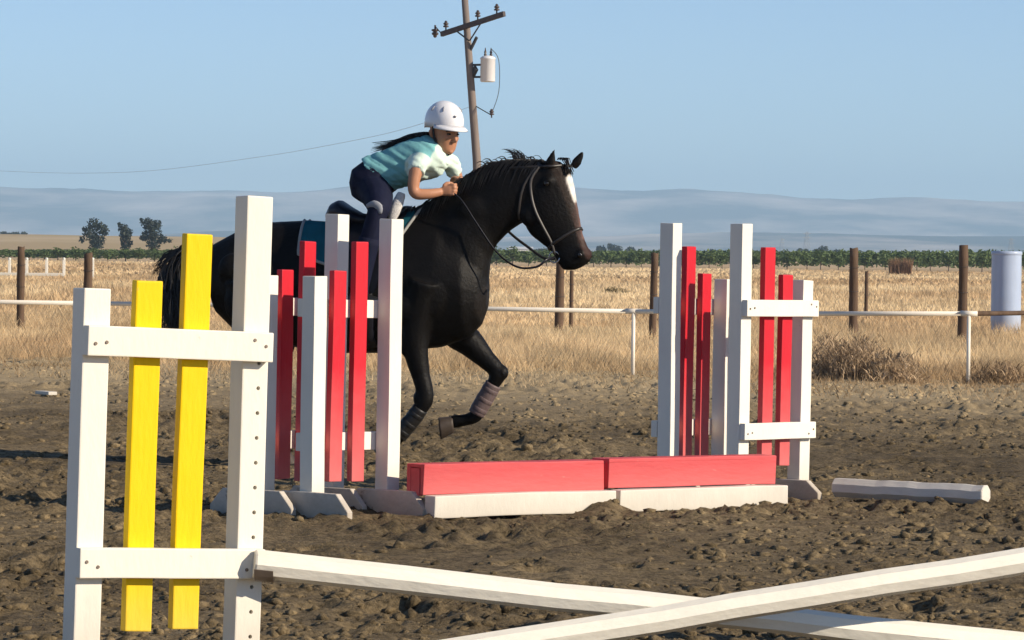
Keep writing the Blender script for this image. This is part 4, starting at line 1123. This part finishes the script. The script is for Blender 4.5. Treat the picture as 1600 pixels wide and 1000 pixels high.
def hand(p, fw, sd, up):
    """palm with four curled fingers and a thumb, closed on the rein"""
    fw, sd, up = fw.normalized(), sd.normalized(), up.normalized()
    loft(bm, [ring(p + fw * x, up * a_, sd * b_, 12, 2.6) for x, a_, b_ in ((-.01, .024, .016), (.02, .032, .017), (.055, .035, .016), (.068, .030, .012))])
    for k, L_ in enumerate((.80, .95, 1.0, .85)):
        b = p + fw * .060 + up * (-.030 + .0205 * k)
        tube(bm, [b - fw * .01, b + fw * .022 * L_ + sd * .006, b + fw * .034 * L_ - sd * .014, b + fw * .020 * L_ - sd * .034, b - fw * .004 - sd * .036], [.009, .0092, .0088, .008, .007], 8, sub=2)
    b = p + fw * .012 + up * .030
    tube(bm, [b, b + up * .016 + fw * .016 - sd * .010, b + up * .016 + fw * .038 - sd * .024, b + up * .008 + fw * .054 - sd * .032], [.013, .011, .0095, .008], 8, sub=2)
hand(HP(690, 299, .135), Vector((HD + UP * .15)), LT, UP)
hand(HP(703, 291, -.045), Vector((HD * .8 + UP * .2 + LT * .5)), -LT, UP)
def leg_pts(s): return [(580, 292, .08 * s, .095), (590, 308, .20 * s, .088), (592, 325, .31 * s, .066), (588, 338, .345 * s, .056), (578, 372, .36 * s, .054), (569, 415, .36 * s, .046), (564, 448, .36 * s, .036), (563, 460, .36 * s, .036)]
for s in (1, -1): limb(leg_pts(s))
person_body = robj('body', bm, skin); voxelize(person_body, .0058, 3, .4)
# shirt
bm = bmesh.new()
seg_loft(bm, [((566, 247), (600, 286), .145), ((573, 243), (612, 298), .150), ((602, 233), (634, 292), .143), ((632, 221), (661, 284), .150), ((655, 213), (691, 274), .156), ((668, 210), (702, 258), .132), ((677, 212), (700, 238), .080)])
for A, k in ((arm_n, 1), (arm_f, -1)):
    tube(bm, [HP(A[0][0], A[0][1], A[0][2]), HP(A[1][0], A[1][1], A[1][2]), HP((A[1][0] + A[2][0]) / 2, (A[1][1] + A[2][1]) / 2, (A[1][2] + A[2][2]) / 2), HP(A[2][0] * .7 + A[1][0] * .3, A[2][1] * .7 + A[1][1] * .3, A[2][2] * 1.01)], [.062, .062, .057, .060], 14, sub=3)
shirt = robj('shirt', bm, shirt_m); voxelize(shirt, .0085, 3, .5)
# wrinkles
sm = shirt.data; sco = np.empty(len(sm.vertices) * 3, np.float32); sm.vertices.foreach_get('co', sco); sco = sco.reshape(-1, 3)
sno = np.empty(len(sm.vertices) * 3, np.float32); sm.vertices.foreach_get('normal', sno); sno = sno.reshape(-1, 3)
wr = fbm(sco[:, 0] * 9 + sco[:, 2] * 14, sco[:, 0] * 4 - sco[:, 2] * 5 + sco[:, 1] * 9, 3, 12) - .5
wr2 = 1 - np.abs(2 * fbm(sco[:, 0] * 13 + sco[:, 2] * 20, sco[:, 0] * 3 - sco[:, 2] * 3 + sco[:, 1] * 7, 2, 33) - 1)
sco += sno * (wr * .020 - (wr2 ** 5) * .008)[:, None]; sm.vertices.foreach_set('co', sco.ravel()); sm.update()
# pale sleeves and chest, teal body: sunlit and shaded tones put into the colour
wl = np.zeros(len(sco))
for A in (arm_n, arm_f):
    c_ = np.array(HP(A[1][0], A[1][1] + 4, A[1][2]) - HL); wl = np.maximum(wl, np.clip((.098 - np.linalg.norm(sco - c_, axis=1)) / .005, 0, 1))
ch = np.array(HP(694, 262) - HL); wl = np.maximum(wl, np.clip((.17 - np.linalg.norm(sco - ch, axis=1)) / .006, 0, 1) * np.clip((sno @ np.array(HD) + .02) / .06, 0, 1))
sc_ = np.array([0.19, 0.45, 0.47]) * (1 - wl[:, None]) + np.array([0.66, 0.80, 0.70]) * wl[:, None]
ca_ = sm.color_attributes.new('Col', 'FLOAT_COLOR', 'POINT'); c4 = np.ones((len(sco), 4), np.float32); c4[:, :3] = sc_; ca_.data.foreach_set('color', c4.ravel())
# breeches
bm = bmesh.new()
seg_loft(bm, [((550, 305), (600, 334), .105), ((547, 285), (606, 322), .16), ((551, 265), (606, 309), .168), ((571, 250), (614, 300), .155), ((584, 246), (620, 296), .146)])
for s in (1, -1):
    P = leg_pts(s)[:6]; tube(bm, [HP(p[0], p[1], p[2]) for p in P], [p[3] * 1.12 for p in P], 14, sub=4)
br = robj('breeches', bm, navy); voxelize(br, .009, 3, .5)
bm = bmesh.new(); tube(bm, [HP(573, 322, .36), HP(584, 319, .385), HP(592, 324, .39), HP(594, 334, .395)], [.012, .024, .026, .012], 8, sub=3, flat=.5); robj('knee_patch', bm, greyp)
# half chaps and boots
for s in (1, -1):
    P = leg_pts(s)
    bm = bmesh.new(); tube(bm, [HP(p[0], p[1], p[2]) for p in P[4:]], [.067, .060, .050, .050], 14, sub=3); ch = robj('half_chap', bm, navy)
    bm = bmesh.new()
    a_ = HP(563, 462, .36 * s)
    loft(bm, [ring(a_ + HD * x + LT * s * .0 + UP * z, LT * w_, UP * h_, 14, 2.6) for x, z, w_, h_ in ((-.075, -.03, .020, .025), (-.065, -.025, .036, .036), (-.02, -.005, .042, .055), (.03, -.02, .042, .042), (.09, -.033, .046, .030), (.14, -.038, .040, .025), (.165, -.04, .02, .018))])
    robj('boot', bm, blackm)
# helmet
bm = bmesh.new(); rows = []
for i in range(13):
    e_ = R(-12 + 102 * i / 12); row = []
    for k in range(32):
        a_ = 2 * math.pi * k / 32
        rim = -.022 * (math.cos(a_) < -.2) * min(1, -(math.cos(a_) + .2) * 2) if i == 0 else 0
        fx = .142 if math.cos(a_) > 0 else .138
        row.append(hd(-.008 + fx * math.cos(e_) * math.cos(a_), .110 * math.cos(e_) * math.sin(a_), .050 + .132 * math.sin(e_) + rim))
    rows.append(row)
loft(bm, rows, cap=True)
hel = robj('helmet', bm, helmet_m)
bm = bmesh.new(); up_, lo_ = [], []
for k in range(17):
    a_ = R(-75 + 150 * k / 16)
    pin = hd(-.008 + .136 * math.cos(a_), .106 * math.sin(a_), .034)
    ext = .048 * math.cos(a_) ** .8 if math.cos(a_) > 0 else 0
    pout = hd(-.008 + (.136 + ext) * math.cos(a_), (.106 + ext * .7) * math.sin(a_), .018 - .01 * math.cos(a_))
    up_.append((pin, pout))
v = [[bm.verts.new(a_ + FU * .005), bm.verts.new(b_ + FU * .004), bm.verts.new(b_ - FU * .004), bm.verts.new(a_ - FU * .006)] for a_, b_ in up_]
for A, B in zip(v[:-1], v[1:]):
    for k in range(4): bm.faces.new((A[k], B[k], B[(k + 1) % 4], A[(k + 1) % 4]))
bm.faces.new(v[0]); bm.faces.new(list(reversed(v[-1])))
robj('visor', bm, helmet_m, hel)
for (a_, e_, l_) in ((-52, 40, .04), (52, 40, .04), (-95, 38, .04), (95, 38, .04)):
    A, E = R(a_), R(e_); c = hd(-.008 + .142 * math.cos(E) * math.cos(A), .110 * math.cos(E) * math.sin(A), .050 + .132 * math.sin(E))
    nrm = (c - hd(-.008, 0, .05)).normalized(); t1 = (FU - nrm * FU.dot(nrm)).normalized()
    bm = bmesh.new(); tube(bm, [c - t1 * l_ * .5, c - t1 * l_ * .2, c + t1 * l_ * .2, c + t1 * l_ * .5], [.002, .0065, .0065, .002], 8, flat=.8, up=nrm); robj('vent', bm, greyp, hel)
c = hd(-.008 + .142 * math.cos(R(20)) * math.cos(R(12)), .110 * math.cos(R(20)) * math.sin(R(12)) , .050 + .132 * math.sin(R(20)))
bm = bmesh.new(); ball(bm, c, (.012, .012, .008), 10); robj('badge', bm, greyp, hel)
for s in (1, -1):
    bm = bmesh.new(); tube(bm, [hd(.005, .094 * s, .03), hd(.012, .090 * s, -.03), hd(.030, .070 * s, -.09), hd(.045, .032 * s, -.142), hd(.048, 0, -.152)], .0075, 8, sub=4, flat=.5); robj('chin_strap', bm, blackm, hel)
for s in (1, -1):
    bm = bmesh.new(); ball(bm, hd(.090, .033 * s, -.018), (.014, .014, .008), 10); robj('eye', bm, eye_m)
    bm = bmesh.new(); tube(bm, [hd(.092, .018 * s, .000), hd(.094, .034 * s, .004), hd(.084, .052 * s, -.002)], .004, 6, sub=2); robj('eyebrow', bm, hair2)
# ponytail blown along the back
bm = bmesh.new(); q = random.Random(9)
for i in range(90):
    o_ = LT * q.gauss(0, .018); w_ = q.gauss(0, 2.4)
    tube(bm, [hd(-.085, q.gauss(0, .03), -.03), HP(664, 209 + w_ * .4) + o_, HP(640, 216 + w_) + o_, HP(618, 224 + w_) + o_, HP(600 + q.uniform(-20, 16), 231 + w_ * 1.5) + o_ * 1.4], [.004, .0045, .004, .0028, .0006], 4, sub=3)
o = robj('hair', bm, hair2); o['kind'] = 'stuff'

# ------------------------------------------------------------------ haze over the valley
hz = box_bm(9600, 21000, 330, 0, (0, 7000, 160))
hm = bpy.data.materials.new('valley_haze'); hm.use_nodes = True
t = hm.node_tree
t.nodes.remove(t.nodes['Principled BSDF'])
pv = t.nodes.new('ShaderNodeVolumePrincipled')
pv.inputs['Color'].default_value = (0.48, 0.73, 0.98, 1)
pv.inputs['Density'].default_value = 1.2e-4
pv.inputs['Anisotropy'].default_value = 0.0
t.links.new(pv.outputs[0], t.nodes['Material Output'].inputs['Volume'])
tag(bm_obj('haze', hz, hm), kind='stuff', label='pale blue haze over the valley', cat='haze')
